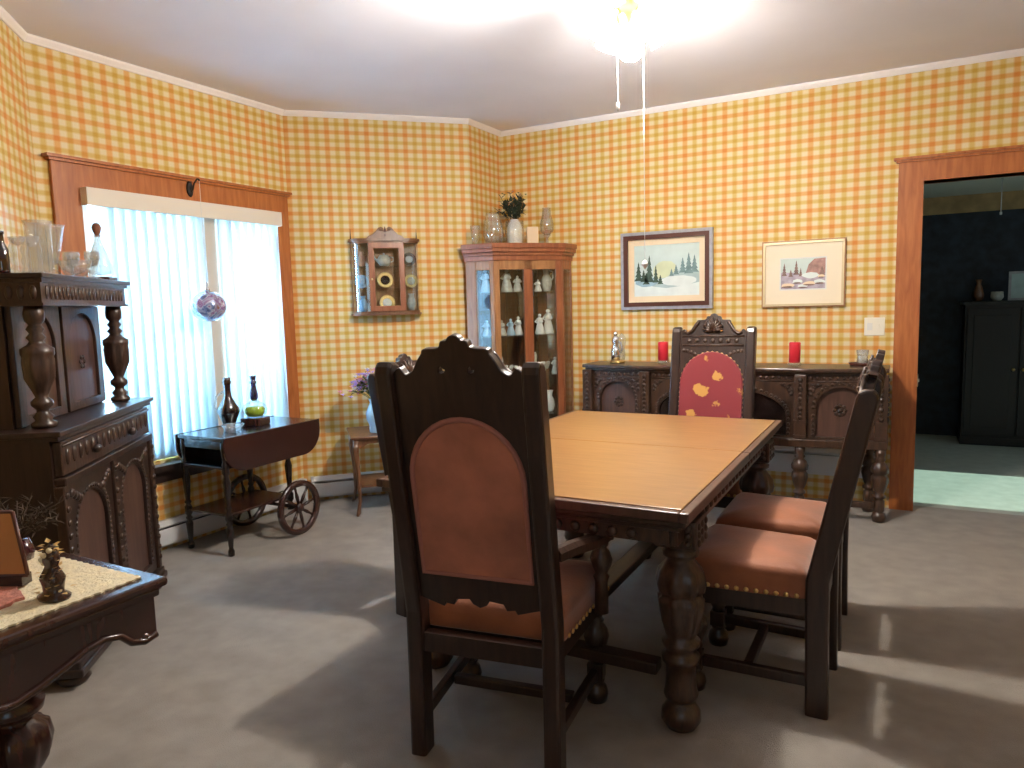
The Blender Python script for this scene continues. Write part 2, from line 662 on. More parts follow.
def wall(name, p0, p1, pieces, ext0=0.0, ext1=0.0, th=0.12, mat='wallpaper', u0=0.0):
    """inner face from p0 to p1 (room on the right-hand side when walking p0->p1... outward = left normal)"""
    p0, p1 = Vector((*p0, 0)), Vector((*p1, 0))
    d = (p1 - p0)
    L = d.length
    d.normalize()
    n = Vector((-d.y, d.x, 0))       # outward
    bm = bmesh.new()
    uvl = bm.loops.layers.uv.new('UVMap')
    for s0, s1, z0, z1 in pieces:
        s1 = L if s1 is None else s1
        a0 = s0 - (ext0 if s0 == 0 else 0)
        a1 = s1 + (ext1 if abs(s1 - L) < 1e-6 else 0)
        pts = []
        for (s, o) in ((s0, 0), (s1, 0), (a1, th), (a0, th)):
            pts.append(p0 + d * s + n * o)
        vs = [bm.verts.new((q.x, q.y, z)) for z in (z0, z1) for q in pts]
        for f in ((0, 1, 2, 3), (7, 6, 5, 4), (0, 4, 5, 1), (1, 5, 6, 2), (2, 6, 7, 3), (3, 7, 4, 0)):
            fc = bm.faces.new([vs[i] for i in f])
            for lp in fc.loops:
                co = lp.vert.co
                lp[uvl].uv = ((co - p0).dot(d) + u0, co.z)
    bmesh.ops.recalc_face_normals(bm, faces=bm.faces)
    me = bpy.data.meshes.new(name)
    bm.to_mesh(me)
    bm.free()
    me.materials.append(MATS[mat])
    o = bpy.data.objects.new(name, me)
    C.objects.link(o)
    return struct(o)


# walking with the room on the right: main left wall north, bay, back wall east, right wall south, front wall west
full = [(0, None, 0, HC)]
WY0, WY1, WZ0, WZ1 = 2.262, 3.548, 0.52, 1.995      # window opening
wall('wall_left', (XD, YF), (XD, YLm), full)
wall('wall_bay_left', (XD, YLm), (XA, YL), full, 0, 0.05, u0=.03)
wall('wall_bay_front', (XA, YL), (XA, YC), [(0, WY0 - YL, 0, HC), (WY1 - YL, None, 0, HC), (WY0 - YL, WY1 - YL, 0, WZ0), (WY0 - YL, WY1 - YL, WZ1, HC)], 0.05, 0.05, u0=.05)
wall('wall_bay_right', (XA, YC), (XD, YCD), full, 0.05, 0, u0=.02)
wall('wall_corner', (XD, YCD), (XD, YB), full, 0, 0.12)
DX0, DX1, DZ = 0.072, 1.25, 2.015
wall('wall_back', (XD, YB), (XR, YB), [(0, DX0 - XD, 0, HC), (DX1 - XD, None, 0, HC), (DX0 - XD, DX1 - XD, DZ, HC)], 0.12, 0.12, u0=.06)
wall('wall_right', (XR, YB), (XR, YF), full, 0.12, 0.12)
wall('wall_front', (XR, YF), (XD, YF), [(0, 1.25, 0, HC), (2.65, None, 0, HC), (1.25, 2.65, 0, .85), (1.25, 2.65, 2.1, HC)], 0.12, 0.12)

struct(MB().b2(-4.0, 3.0, -2.0, YB + 0.12, -0.1, 0).build('floor', 'carpet'))
struct(MB().b2(-4.0, 3.0, -2.0, YB + 0.13, HC, HC + 0.1).build('ceiling', 'ceiling_daylit_paint'))


def crown(name, p0, p1, inset0, inset1):
    p0, p1 = Vector((*p0, 0)), Vector((*p1, 0))
    d = (p1 - p0).normalized()
    n = Vector((d.y, -d.x, 0))       # inward
    prof = [(0.0, HC - 0.035), (0.01, HC - 0.035), (0.014, HC - 0.026), (0.024, HC - 0.01), (0.026, HC), (0, HC)]
    vs, fs = [], []
    for (p, ins) in ((p0, inset0), (p1, inset1)):
        for o, z in prof:
            q = p + d * (o * ins) + n * o
            vs.append((q.x, q.y, z))
    k = len(prof)
    for i in range(k):
        j = (i + 1) % k
        fs.append((i, j, k + j, k + i))
    fs += [tuple(range(k)), tuple(reversed(range(k, 2 * k)))]
    struct(MB()._faces(vs, fs).build(name, 'crown_paint'))


t45, t90 = math.tan(PI / 8), 1.0
crown('trim_1', (XD, YF), (XD, YLm), 1, t45)
crown('trim_2', (XD, YLm), (XA, YL), -t45, -t45)
crown('trim_3', (XA, YL), (XA, YC), t45, -t45)
crown('trim_4', (XA, YC), (XD, YCD), t45, t45)
crown('trim_5', (XD, YCD), (XD, YB), -t45, -1)
crown('trim_6', (XD, YB), (XR, YB), 1, -1)
crown('trim_7', (XR, YB), (XR, YF), 1, -1)
crown('trim_8', (XR, YF), (XD, YF), 1, -1)

# window of the bay: casing, stool, two sashes with a mullion between them
win = bpy.data.objects.new('window_1', None)
C.objects.link(win)
struct(win)
f = MB()
f.b2(XA, XA + .022, 2.125, WY0, .5, WZ1)
f.b2(XA, XA + .022, WY1, 3.672, .5, WZ1)
f.b2(XA, XA + .022, 2.125, 3.672, WZ1, 2.125)
f.build('casing', 'casing_wood', win)
f = MB()
f.b2(XA, XA + .05, 2.095, 3.69, 2.125, 2.140)
f.b2(XA, XA + .036, 2.11, 3.685, 2.112, 2.125)
f.build('head_cap', 'casing_wood', win)
f = MB()
f.b2(XA, XA + .075, 2.10, 3.69, .47, .50)
f.b2(XA, XA + .02, 2.12, 3.68, .395, .47)
f.build('stool', 'dark_oak', win)
f = MB()
YM = 3.02
for a, b_ in ((WY0, YM - .05), (YM + .05, WY1)):
    f.b2(XA - .07, XA - .03, a, a + .05, WZ0, WZ1)
    f.b2(XA - .07, XA - .03, b_ - .05, b_, WZ0, WZ1)
    f.b2(XA - .07, XA - .03, a + .05, b_ - .05, WZ0, WZ0 + .06)
    f.b2(XA - .07, XA - .03, a + .05, b_ - .05, WZ1 - .05, WZ1)
    f.b2(XA - .065, XA - .035, a + .05, b_ - .05, 1.26, 1.30)
f.b2(XA - .08, XA - .005, YM - .05, YM + .05, WZ0, WZ1)
f.b2(XA - .012, XA, YM - .065, YM + .065, WZ0, WZ1)
f.build('sash', 'beige_paint', win)
for a, b_ in ((WY0 + .05, YM - .1), (YM + .1, WY1 - .05)):
    MB().b2(XA - .052, XA - .048, a, b_, WZ0 + .06, WZ1 - .05).build('glass_pane', 'window_glass', win)

# added window behind the camera, out of view, to go with the rear fill
fill_win = bpy.data.objects.new('fill_window', None)
C.objects.link(fill_win)
struct(fill_win)
f = MB()
wx0, wx1 = XR - 2.65, XR - 1.25
f.b2(wx0 - .12, wx0, YF, YF + .022, .85, 2.1)
f.b2(wx1, wx1 + .12, YF, YF + .022, .85, 2.1)
f.b2(wx0 - .12, wx1 + .12, YF, YF + .022, 2.1, 2.23)
f.b2(wx0 - .14, wx1 + .14, YF, YF + .07, .82, .85)
f.build('casing', 'casing_wood', fill_win)
f = MB()
f.b2(wx0, wx1, YF - .07, YF - .03, 1.45, 1.5)
f.b2(wx0, wx0 + .05, YF - .07, YF - .03, .85, 2.1)
f.b2(wx1 - .05, wx1, YF - .07, YF - .03, .85, 2.1)
f.build('sash', 'beige_paint', fill_win)

# doorway casing
dr = bpy.data.objects.new('door_1', None)
C.objects.link(dr)
struct(dr)
f = MB()
f.b2(-.062, DX0, YB - .024, YB, 0, DZ)
f.b2(DX1, DX1 + .13, YB - .024, YB, 0, DZ)
f.b2(-.062, DX1 + .13, YB - .024, YB, DZ, 2.145)
f.build('casing', 'casing_wood', dr)
MB().b2(-.09, DX1 + .16, YB - .05, YB, 2.145, 2.160).b2(-.075, DX1 + .145, YB - .038, YB, 2.132, 2.145).build('head_cap', 'casing_wood', dr)
f = MB()
f.b2(DX0 - .012, DX0, YB, YB + .14, 0, DZ)
f.b2(DX1, DX1 + .012, YB, YB + .14, 0, DZ)
f.b2(DX0, DX1, YB, YB + .14, DZ, DZ + .012)
f.build('jamb', 'casing_wood', dr)

# hall beyond the doorway
HY0, HY1, HX0, HX1, HZ = YB + .14, 7.95, -.7, 2.5, 2.24
struct(MB().b2(HX0 - .1, HX1 + .1, HY0 - .02, HY1 + .1, -.1, 0).build('floor_hall', 'hall_carpet'))
struct(MB().b2(HX0 - .1, HX1 + .1, HY0, HY1 + .1, HZ, HZ + .1).build('ceiling_hall', 'hall_ceiling'))
struct(MB().b2(HX0, HX1, HY1, HY1 + .1, 0, 2.08).build('wall_hall_back', 'hall_wall'))
struct(MB().b2(HX0, HX1, HY1, HY1 + .1, 2.08, HZ).build('trim_hall_border', 'hall_border'))
struct(MB().b2(HX0 - .1, HX0, HY0, HY1, 0, HZ).build('wall_hall_left', 'hall_wall'))
f = MB()
f.b2(HX1, HX1 + .1, 6.3, HY1, 0, HZ)
f.b2(HX1, HX1 + .1, HY0, 5.28, 0, HZ)
f.b2(HX1, HX1 + .1, 5.28, 6.3, 0, .5)
f.b2(HX1, HX1 + .1, 5.28, 6.3, 2.15, HZ)
struct(f.build('wall_hall_right', 'hall_wall'))


# ------------------------------------------------------------------ baseboard heaters
def heater(name, label, p0, p1, h=.175, z0=0.02):
    p0, p1 = Vector((*p0, 0)), Vector((*p1, 0))
    d = (p1 - p0)
    L = d.length
    d.normalize()
    n = Vector((d.y, -d.x, 0))
    M = axes(d, -n, (0, 0, 1), p0)       # local x along wall, -y into the room
    t = thing(name, label, 'heater', (0, 0, 0))
    MB().prism([(-.001, z0), (-.001, h), (-.028, h), (-.05, h - .022), (-.05, h - .028), (-.012, h - .022), (-.012, z0)], L - .01,
               M @ axes((0, 1, 0), (0, 0, 1), (1, 0, 0), (L / 2, 0, 0))).build('back_cover', 'white_enamel', t)
    MB().b2(.01, L - .01, -.058, -.052, z0 + .025, h - .04, M).build('front_panel', 'white_enamel', t)
    MB().b2(.02, L - .02, -.05, -.014, z0 + .03, h - .045, M).build('fins', 'heater_slot', t)
    for s in (.0, L - .02):
        MB().b2(s, s + .02, -.06, -.001, 0.002, h + .002, M).build('end_cap', 'white_enamel', t)


heater('baseboard_heater', 'white baseboard heater running below the blinds window', (XA, YL + .35), (XA, YC - .03))
heater('baseboard_heater', 'white baseboard heater on the wall below the small hanging wall cabinet', (XA + .035, YC + .035), (XD - .02, YCD - .02))
heater('baseboard_heater', 'white baseboard heater behind the legs of the long sideboard', (-1.9, YB), (-.12, YB), h=.36, z0=.18)

# ------------------------------------------------------------------ vertical blind
bl = thing('vertical_blind', 'white vertical slat blind parted in the middle of the bright window', 'blind', (XA, 0, 0))
f = MB()
f.b2(.06, .075, 2.258, 3.56, 1.905, 1.995, bev=.002)
f.b2(.024, .06, 2.258, 2.263, 1.905, 1.995)
f.b2(.024, .06, 3.555, 3.56, 1.905, 1.995)
f.b2(.024, .06, 2.263, 3.555, 1.985, 1.995)
f.build('valance', 'valance_vinyl', bl)
MB().b2(.026, .055, 2.28, 3.54, 1.945, 1.975).build('head_rail', 'white_enamel', bl)


def slat(y, ang, parent):
    pts = []
    for k in range(5):
        a = (k - 2) / 2
        pts.append((a * .043, .011 * (1 - a * a)))
    M = T(.034, y, 0) @ RZ(ang)
    vs = [(x, yy + o, z) for z in (.535, 1.945) for (o) in (0, .0012) for x, yy in pts]
    n = 5
    fs = []
    for i in range(4):
        fs += [(i, i + 1, 10 + i + 1, 10 + i), (5 + i + 1, 5 + i, 15 + i, 15 + i + 1)]
        fs += [(i + 1, i, 5 + i, 5 + i + 1), (10 + i, 10 + i + 1, 15 + i + 1, 15 + i)]
    fs += [(0, 10, 15, 5), (4, 9, 19, 14)]
    MB()._faces(vs, fs, M, True).build('slat', 'slat_vinyl', parent)


for k in range(10):
    slat(2.37 + k * .062, math.radians(68), bl)
for k in range(7):
    slat(3.125 + k * .063, math.radians(68), bl)


# ------------------------------------------------------------------ ceiling light
LX, LY = -0.97, 2.815
lt = thing('ceiling_light', 'lit ceiling light with frosted shades and hanging pull chains', 'light', (LX, LY, 0))
MB().lathe([(.0, HC), (.075, HC), (.08, HC - .015), (.06, HC - .04), (.03, HC - .055), (.02, HC - .07), (.018, HC - .19), (.05, HC - .21), (.055, HC - .25), (.045, HC - .285), (.03, HC - .30), (.001, HC - .305)][::-1], seg=24).build('fitter', 'brass', lt)
for k in range(4):
    a = PI / 4 + k * PI / 2 + .15
    dx, dy = math.cos(a), math.sin(a)
    arm = MB().tube([(dx * .045, dy * .045, HC - .235), (dx * .07, dy * .07, HC - .225), (dx * .095, dy * .095, HC - .235)], .008).build('arm', 'brass', lt)
    z = Vector((dx * .8, dy * .8, -1)).normalized()
    x = z.orthogonal().normalized()
    M = axes(x, z.cross(x), z, (dx * .095, dy * .095, HC - .235))
    MB().lathe([(.018, 0), (.026, .008), (.042, .03), (.048, .055), (.048, .075), (.056, .1), (.052, .1), (.044, .078), (.0, .07)], seg=20, M=M).build('shade', 'lamp_glass', arm)
MB().lathe([(.0, HC - .405), (.03, HC - .40), (.047, HC - .38), (.052, HC - .355), (.045, HC - .33), (.03, HC - .312), (.022, HC - .3045)], seg=24).build('bulb', 'bulb_glass', lt)
f = MB()
for k in range(34):
    f.sphere((-.04, -.04, HC - .30 - k * .0078), .0024, seg=6)
f.lathe([(.002, 0), (.007, .012), (.006, .03), (.002, .036)], (-.04, -.04, HC - .60), seg=10)
f.build('pull_chain', 'white_enamel', lt)
f = MB()
f.cyl((.045, .02, 1.50), (.045, .02, HC - .27), .0013, seg=6)
f.lathe([(.002, .02), (.009, .012), (.015, 0), (.005, -.01), (.002, -.016)][::-1], (.045, .02, 1.49), seg=12)
f.build('pull_cord', 'white_enamel', lt)

# ------------------------------------------------------------------ dining table
TX0, TX1, TY0, TY1, TJ = -1.606, -.512, 1.935, 3.655, 2.83
tb = thing('dining_table', 'large dark carved dining table with a pale tan top', 'table', ((TX0 + TX1) / 2, (TY0 + TY1) / 2, 0))
hx, hy, jy = (TX1 - TX0) / 2, (TY1 - TY0) / 2, TJ - (TY0 + TY1) / 2
# two leaves: pale field set in a dark moulded edge
for y0, y1, e0 in ((-hy, jy - .002, 0), (jy + .002, hy, 1)):
    lf = MB().b2(-hx + .028, hx - .028, y0 + (.028 if e0 == 0 else 0), y1 - (.028 if e0 else 0), .735, .760, bev=.0015).build('leaf', 'tabletop_wood', tb)
    g = MB()
    for s in (-1, 1):
        g.b2(s * (hx - .028), s * hx, y0, y1, .728, .757, bev=.004)
    if e0 == 0:
        g.b2(-hx + .028, hx - .028, y0, y0 + .028, .728, .757, bev=.004)
    else:
        g.b2(-hx + .028, hx - .028, y1 - .028, y1, .728, .757, bev=.004)
    g.build('leaf_edge', 'panel_oak', lf)
f = MB()
f.b2(-hx + .012, hx - .012, -hy + .012, hy - .012, .708, .728, bev=.006)
f.b2(-hx + .03, hx - .03, -hy + .03, hy - .03, .690, .708, bev=.006)
f.build('under_top', 'dark_oak', tb)
f = MB()
for s in (-1, 1):
    f.b2(s * (hx - .07), s * (hx - .05), -hy + .07, hy - .07, .635, .690)
    f.b2(-hx + .07, hx - .07, s * (hy - .07), s * (hy - .05), .645, .690)
    for k in range(24):
        f.dome((s * (hx - .05), -hy + .17 + k * .06, .665), .018, (s, 0, 0))
    for k in range(13):
        f.dome((-hx + .19 + k * .06, s * (hy - .05), .665), .018, (0, s, 0))
f.build('apron', 'carved_oak', tb)
legp = [(.02, 0.0), (.045, .004), (.062, .03), (.06, .06), (.043, .085), (.032, .092), (.05, .10), (.054, .115), (.05, .13), (.046, .17), (.047, .215), (.058, .222), (.06, .24), (.048, .25), (.045, .262), (.058, .275),
        (.06, .29), (.044, .3), (.05, .32), (.061, .36), (.069, .41), (.07, .43), (.06, .436), (.06, .446), (.07, .452), (.075, .48), (.068, .515), (.052, .538), (.045, .548), (.04, .556), (.055, .566), (.056, .578), (.045, .586), (.06, .596), (.06, .6)]
for sx in (-1, 1):
    for sy in (-1, 1):
        g = MB()
        cx, cy = sx * (hx - .08), sy * (hy - .21)
        g.lathe(legp, (cx, cy, 0), seg=48, flute=8, depth=.075, fz=(.32, .53))
        lg = g.build('leg', 'carved_oak', tb)
        g = MB().b2(cx - .066, cx + .066, cy - .066, cy + .066, .6, .69, bev=.006)
        for zz in (.62, .645, .67):
            for kx in (-.04, 0, .04):
                g.dome((cx + kx, cy - .066, zz), .012, (0, -1, 0))
                g.dome((cx + sx * .066, cy + kx, zz), .012, (sx, 0, 0))
        g.build('carved_block', 'carved_oak', lg)
g = MB()
for sy in (-1, 1):
    g.b2(-hx + .15, hx - .15, sy * (hy - .21) - .03, sy * (hy - .21) + .03, .165, .205, bev=.006)
g.b2(-.04, .04, -hy + .245, hy - .245, .165, .205, bev=.006)
g.build('stretcher', 'dark_oak', tb)


# ------------------------------------------------------------------ chairs
def chair(name, label, cat, loc, rotz, hw, post_h, rake, seat_w, seat_d, arms, group, seat_z=.49):
    """local: y=0 at the back legs, +y forward. hw half distance between posts"""
    t = thing(name, label, cat, loc, rotz, group)
    pw = .05
    k = rake / (post_h - .45)

    def yb(z):
        return -k * max(0, z - .45)
    # rear posts: one piece each from foot to tip
    for s in (-1, 1):
        pr = [(-.03, 0), (.022, 0), (.026, .3), (.026, .45), (yb(post_h) + .024, post_h - .02), (yb(post_h) + .018, post_h - .006), (yb(post_h) + .004, post_h), (yb(post_h) - .012, post_h), (yb(post_h) - .02, post_h - .008), (yb(post_h) - .024, post_h - .022), (-.026, .45), (-.026, .25)]
        MB().prism(pr, pw, T(s * hw, 0, 0) @ YZ, bev=.009).build('back_post', 'dark_oak', t)
    # back plane frame: x lateral, h measured as world z along the rake
    up = Vector((0, -k, 1))
    nrm = Vector((0, 1, k)).normalized()
    BM = axes((1, 0, 0), up, nrm, (0, k * .45, 0))      # (x, z) -> raked plane; thickness toward the front
    ip = hw - pw / 2
    P = post_h
    crest = mirror([(ip, .60), (ip, P - .02), (ip - .018, P - .008), (ip - .035, P - .026), (ip - .06, P - .014), (ip - .075, P + .012), (ip - .09, P + .032),
                    (.40 * hw + .005, P + .043), (.27 * hw, P + .045), (.20 * hw, P + .05), (.17 * hw, P + .064), (.10 * hw, P + .066), (.06 * hw, P + .076), (0, P + .08)])
    body = [q for q in crest if q[0] >= -1e-9]
    fine = body[:2]
    for i in range(1, len(body) - 1):
        p0, p1, p2 = body[max(i - 1, 1)], body[i], body[i + 1]
        p3 = body[i + 2] if i + 2 < len(body) else (-body[-2][0], body[-2][1])
        for u in (.25, .5, .75, 1.0):
            fine.append(tuple(.5 * (2 * p1[j] + (p2[j] - p0[j]) * u + (2 * p0[j] - 5 * p1[j] + 4 * p2[j] - p3[j]) * u * u + (3 * p1[j] - p0[j] - 3 * p2[j] + p3[j]) * u ** 3) for j in (0, 1)))
    crest = mirror(fine)
    low = [(-ip, .60), (-ip, .5), (-ip * .62, .478), (-ip * .58, .49), (-ip * .45, .486), (-ip * .4, .505), (-ip * .16, .51), (-.02, .495), (0, .485)]
    low = low + [(-x, z) for x, z in reversed(low[:-1])]
    right = [(x, z) for x, z in crest if x >= -1e-9]
    left = [(-x, z) for x, z in reversed(right) if x > 1e-6]
    loop = right + left + low[1:-1]
    ah0, aw, ah = .565, 2 * (ip - .003), post_h - .128
    arch_poly = arch(aw, ah - ah0, 18, top=aw * .49, z0=ah0)
    holes = [[(s * .042 + a * .5 * .024, P - .01 + b * .014) for a, b in ((-1, -.6), (-.3, -.9), (.6, -.7), (1.1, .1), (.2, .5), (-.2, 1), (-.9, .3))] for s in (-1, 1)]
    MB().prism(loop, .028, BM, holes=[arch(aw - .02, ah - ah0 - .02, 18, top=aw * .48, z0=ah0 + .01)] + holes, bev=.003).build('back_panel', 'dark_oak', t)
    # upholstery fills the arch; cloth differs front and back
    ia = arch(aw - .021, ah - ah0 - .021, 18, top=aw * .48, z0=ah0 + .0105)
    ib = arch(aw - .034, ah - ah0 - .034, 18, top=aw * .47, z0=ah0 + .017)
    fr = MB().prism(ia, .022, BM @ T(0, 0, .014), bev=.008).build('front_upholstery', 'red_floral', t, 'red cloth with gold flowers on the front of the back')
    g = MB()
    for (x, z) in arch_pts(aw - .016, ah - ah0 - .014, aw * .485, ah0 + .007, .026):
        g.dome((x, z, .014), .009, (0, 0, 1), BM)
    g.build('nail_trim', 'brass', fr)
    bk = MB().prism(ib, .012, BM @ T(0, 0, -.008), bev=.004).build('back_upholstery', 'back_velvet', t, 'plain brown velvet on the rear of the back')
    g = MB()
    pts = ib[1:] + ib[:1]
    g.tube([(x, z, -.014) for x, z in pts], .0085, seg=6, M=BM, closed=True)
    g.build('gimp_edge', 'back_gimp', bk)
    # carved crest front: fan shell, scroll moulding and a row of studs
    g = MB()
    for a in range(9):
        th = PI * (a + .5) / 9
        L = .075 - .012 * abs(a - 4) / 4
        c0 = Vector((0, P - .018, .018))
        c1 = c0 + Vector((math.cos(th) * L * .9, math.sin(th) * L, .008))
        g.tube([c0, (c0 + c1) / 2 + Vector((0, 0, .006)), c1], [.006, .011, .005], seg=6, M=BM)
    for s in (-1, 1):
        g.tube([(s * .09, P + .036, .016), (s * .4 * hw, P + .036, .018), (s * (ip - .085), P + .02, .018), (s * (ip - .065), P - .014, .018), (s * (ip - .04), P - .03, .018), (s * (ip - .02), P - .02, .018)], [.006, .009, .01, .01, .009, .006], seg=6, M=BM)
    for q in range(7):
        g.dome((-ip + .05 + q * (2 * ip - .1) / 6, P - .07, .013), .014, (0, 0, 1), BM)
    for s in (-1, 1):
        for q in range(4):
            g.dome((s * (ip - .02 - q * .02), P - .125 - q * q * .002, .013), .012, (0, 0, 1), BM)
    g.tube([(-ip + .01, P - .045, .015), (ip - .01, P - .045, .015)], .005, seg=6, M=BM)
    g.tube([(-ip + .01, P - .095, .015), (ip - .01, P - .095, .015)], .005, seg=6, M=BM)
    g.build('crest_carving', 'carved_oak', t)
    # seat: cushion between frame rails
    fw, bw = seat_w / 2, seat_w / 2 * .86
    sy0, sy1 = .03, seat_d
    vs = []
    plan = [(-bw, sy0), (bw, sy0), (fw, sy1), (-fw, sy1)]

    def ring(z, ins, n=6):
        cx, cy = 0, (sy0 + sy1) / 2
        pts = []
        corners = [(x - math.copysign(ins, x), y + (ins if y < cy else -ins)) for x, y in plan]
        r = .03
        m = len(corners)
        for i in range(m):
            p = Vector((*corners[i], 0))
            a = (Vector((*corners[i - 1], 0)) - p).normalized()
            b = (Vector((*corners[(i + 1) % m], 0)) - p).normalized()
            for q in range(n):
                u = q / (n - 1)
                pts.append(p + a * r * (1 - u) ** 2 + b * r * u ** 2)
        return [(q.x, q.y, z) for q in pts]
    levels = [(seat_z - .105, 0), (seat_z - .1, -.004), (seat_z - .05, -.006), (seat_z - .025, .003), (seat_z - .01, .02), (seat_z, .06), (seat_z + .008, .13)]
    rows = [ring(z, i) for z, i in levels]
    n = len(rows[0])
    vs = [v for r in rows for v in r]
    fs = []
    for i in range(len(rows) - 1):
        for q in range(n):
            q2 = (q + 1) % n
            fs.append((i * n + q, i * n + q2, (i + 1) * n + q2, (i + 1) * n + q))
    fs += [tuple(reversed(range(n))), tuple((len(rows) - 1) * n + q for q in range(n))]
    st = MB()._faces(vs, fs, None, True).build('seat', 'seat_velvet', t)
    for i in range(3):
        g = MB()
        p, q = Vector(plan[(i + 1) % 4]), Vector(plan[(i + 2) % 4])
        m = int((q - p).length / .03)
        dd = (q - p).normalized()
        nn = (dd.y, -dd.x, 0)
        for j in range(1, m):
            c = p.lerp(q, j / m)
            g.dome((c.x + nn[0] * .006, c.y + nn[1] * .006, seat_z - .094), .0085, nn)
        g.build('nail_trim', 'brass', st)
    g = MB()
    z0, z1 = seat_z - .165, seat_z - .107
    g.b2(-hw + .026, hw - .026, -.018, .018, z0, z1)
    g.prism([(-bw + .01, .03), (bw - .01, .03), (fw - .012, sy1 - .012), (-fw + .012, sy1 - .012)], z1 - z0, T(0, 0, (z0 + z1) / 2), holes=[[(-bw + .035, .05), (bw - .035, .05), (fw - .037, sy1 - .037), (-fw + .037, sy1 - .037)]])
    g.build('seat_rail', 'dark_oak', t)
    # front legs, turned
    lx, ly = fw - .038, sy1 - .04
    fl = [(.02, 0), (.034, .005), (.04, .03), (.034, .055), (.022, .066), (.028, .075), (.028, .082), (.026, .082)]
    fu = [(.026, .14), (.022, .15), (.03, .165), (.024, .175), (.034, .2), (.043, .235), (.038, .262), (.024, .28), (.03, .29), (.022, .3), (.028, .31), (.028, seat_z - .165)]
    for s in (-1, 1):
        g = MB().lathe(fl, (s * lx, ly, 0), seg=16).lathe(fu, (s * lx, ly, 0), seg=24, flute=8, depth=.06, fz=(.2, .262))
        g.b2(s * lx - .027, s * lx + .027, ly - .027, ly + .027, .082, .14, bev=.003)
        g.build('front_leg', 'dark_oak', t)
    # stretchers: two sides and a cross piece
    for s in (-1, 1):
        g = MB()
        d = Vector((s * (lx - hw), ly - .05, 0)).normalized()
        a, b = Vector((s * hw, .026, .11)), Vector((s * lx, ly - .028, .11))
        M = axes(Vector((d.y, -d.x, 0)), d, (0, 0, 1), (a + b) / 2)
        g.box((0, 0, 0), (.026, (b - a).length, .036), M, bev=.004)
        g.build('side_stretcher', 'dark_oak', t)
    mx = (hw + lx) / 2 - .018
    MB().b2(-mx, mx, ly * .55 - .015, ly * .55 + .015, .095, .125, bev=.004).build('cross_stretcher', 'dark_oak', t)
    if arms:
        ay = .30
        ax = fw + .012
        for s in (-1, 1):
            a0 = Vector((s * (hw + .012), yb(.655) + .03, .655))
            pts = [a0, Vector((s * (hw + .035), .09, .648)), Vector((s * (ax - .01), .2, .632)), Vector((s * ax, ay - .01, .625)), Vector((s * ax, ay + .045, .618)), Vector((s * ax, ay + .062, .6))]
            g = MB()
            vs, fs = [], []
            for i, p in enumerate(pts):
                tdir = (pts[min(i + 1, 5)] - pts[max(i - 1, 0)]).normalized()
                side = Vector((tdir.y, -tdir.x, 0)).normalized()
                wd = [.02, .022, .026, .031, .032, .026][i]
                hh = [.018, .018, .018, .018, .018, .012][i]
                for (a, b) in ((-1, -1), (1, -1), (1.0, .3), (.5, 1), (-.5, 1), (-1.0, .3)):
                    vs.append(p + side * wd * a + Vector((0, 0, hh * b)))
            for i in range(5):
                for q in range(6):
                    q2 = (q + 1) % 6
                    fs.append((i * 6 + q, i * 6 + q2, (i + 1) * 6 + q2, (i + 1) * 6 + q))
            fs += [tuple(range(5, -1, -1)), tuple(range(30, 36))]
            g._faces(vs, fs)
            am = g.build('armrest', 'carved_oak', t)
            sp = [(.022, seat_z - .12), (.02, seat_z - .02), (.026, seat_z), (.018, seat_z + .01), (.028, seat_z + .03), (.034, seat_z + .055), (.026, seat_z + .08), (.016, seat_z + .092), (.024, seat_z + .1), (.024, seat_z + .117)]
            MB().lathe(sp, (s * ax, ay, 0), seg=20, flute=8, depth=.06, fz=(seat_z + .03, seat_z + .08)).build('arm_support', 'carved_oak', am)
    return t


def arch_pts(w, h, top, z0, step):
    """points at about `step` spacing along the sides and head of an arch"""
    pts = []
    n = int((h - top) / step)
    for i in range(n):
        pts.append((-w / 2, z0 + i * step))
    m = int(PI * (w / 2 + top) / 2 / step)
    for i in range(m + 1):
        a = PI - PI * i / m
        pts.append((w / 2 * math.cos(a), z0 + h - top + top * math.sin(a)))
    for i in range(n):
        pts.append((w / 2, z0 + h - top - (i + 1) * step))
    return pts


chair('armchair', 'tall carved armchair nearest the camera, plain brown velvet rear towards us', 'chair', (-1.055, 1.72, 0), math.radians(8.6), .211, 1.19, .118, .54, .46, True, None)
chair('armchair', 'carved armchair at the far table end with red floral back', 'chair', (-.945, 3.985, 0), PI, .205, 1.185, .13, .54, .46, True, None)
sc = chair('side_chair', 'nearer of two armless chairs on the right side of the table', 'chair', (-.222, 2.575, 0), PI / 2, .175, 1.055, .128, .44, .43, False, 'side chairs along the table')
dup(sc, (-.222, 3.09, 0), PI / 2, 'farther of two armless chairs on the right side of the table')
dup(sc, (-1.875, 2.63, 0), -PI / 2 - .2, 'armless chair left of the table, mostly hidden behind the nearest armchair')

# ------------------------------------------------------------------ sideboard with canted ends
SBX = -1.035
sb = thing('sideboard', 'long dark carved sideboard with angled ends on turned legs', 'sideboard', (SBX, 0, 0))


def sbplan(i, by=4.985):
    return [(-.955 + i, by), (-.955 + i, 4.705 + i * .7), (-.5 + i * .4, 4.632 + i), (.5 - i * .4, 4.632 + i), (.955 - i, 4.705 + i * .7), (.955 - i, by)]


MB().prism(sbplan(0), .024, T(0, 0, .908), bev=.006).prism(sbplan(.015), .014, T(0, 0, .889), bev=.003).build('top', 'sideboard_oak', sb)
MB().prism(sbplan(.105), .38, T(0, 0, .68)).build('carcass', 'black_wood', sb)
MB().prism(sbplan(.0), .05, T(0, 0, .465), bev=.006).build('shelf_rail', 'sideboard_oak', sb)


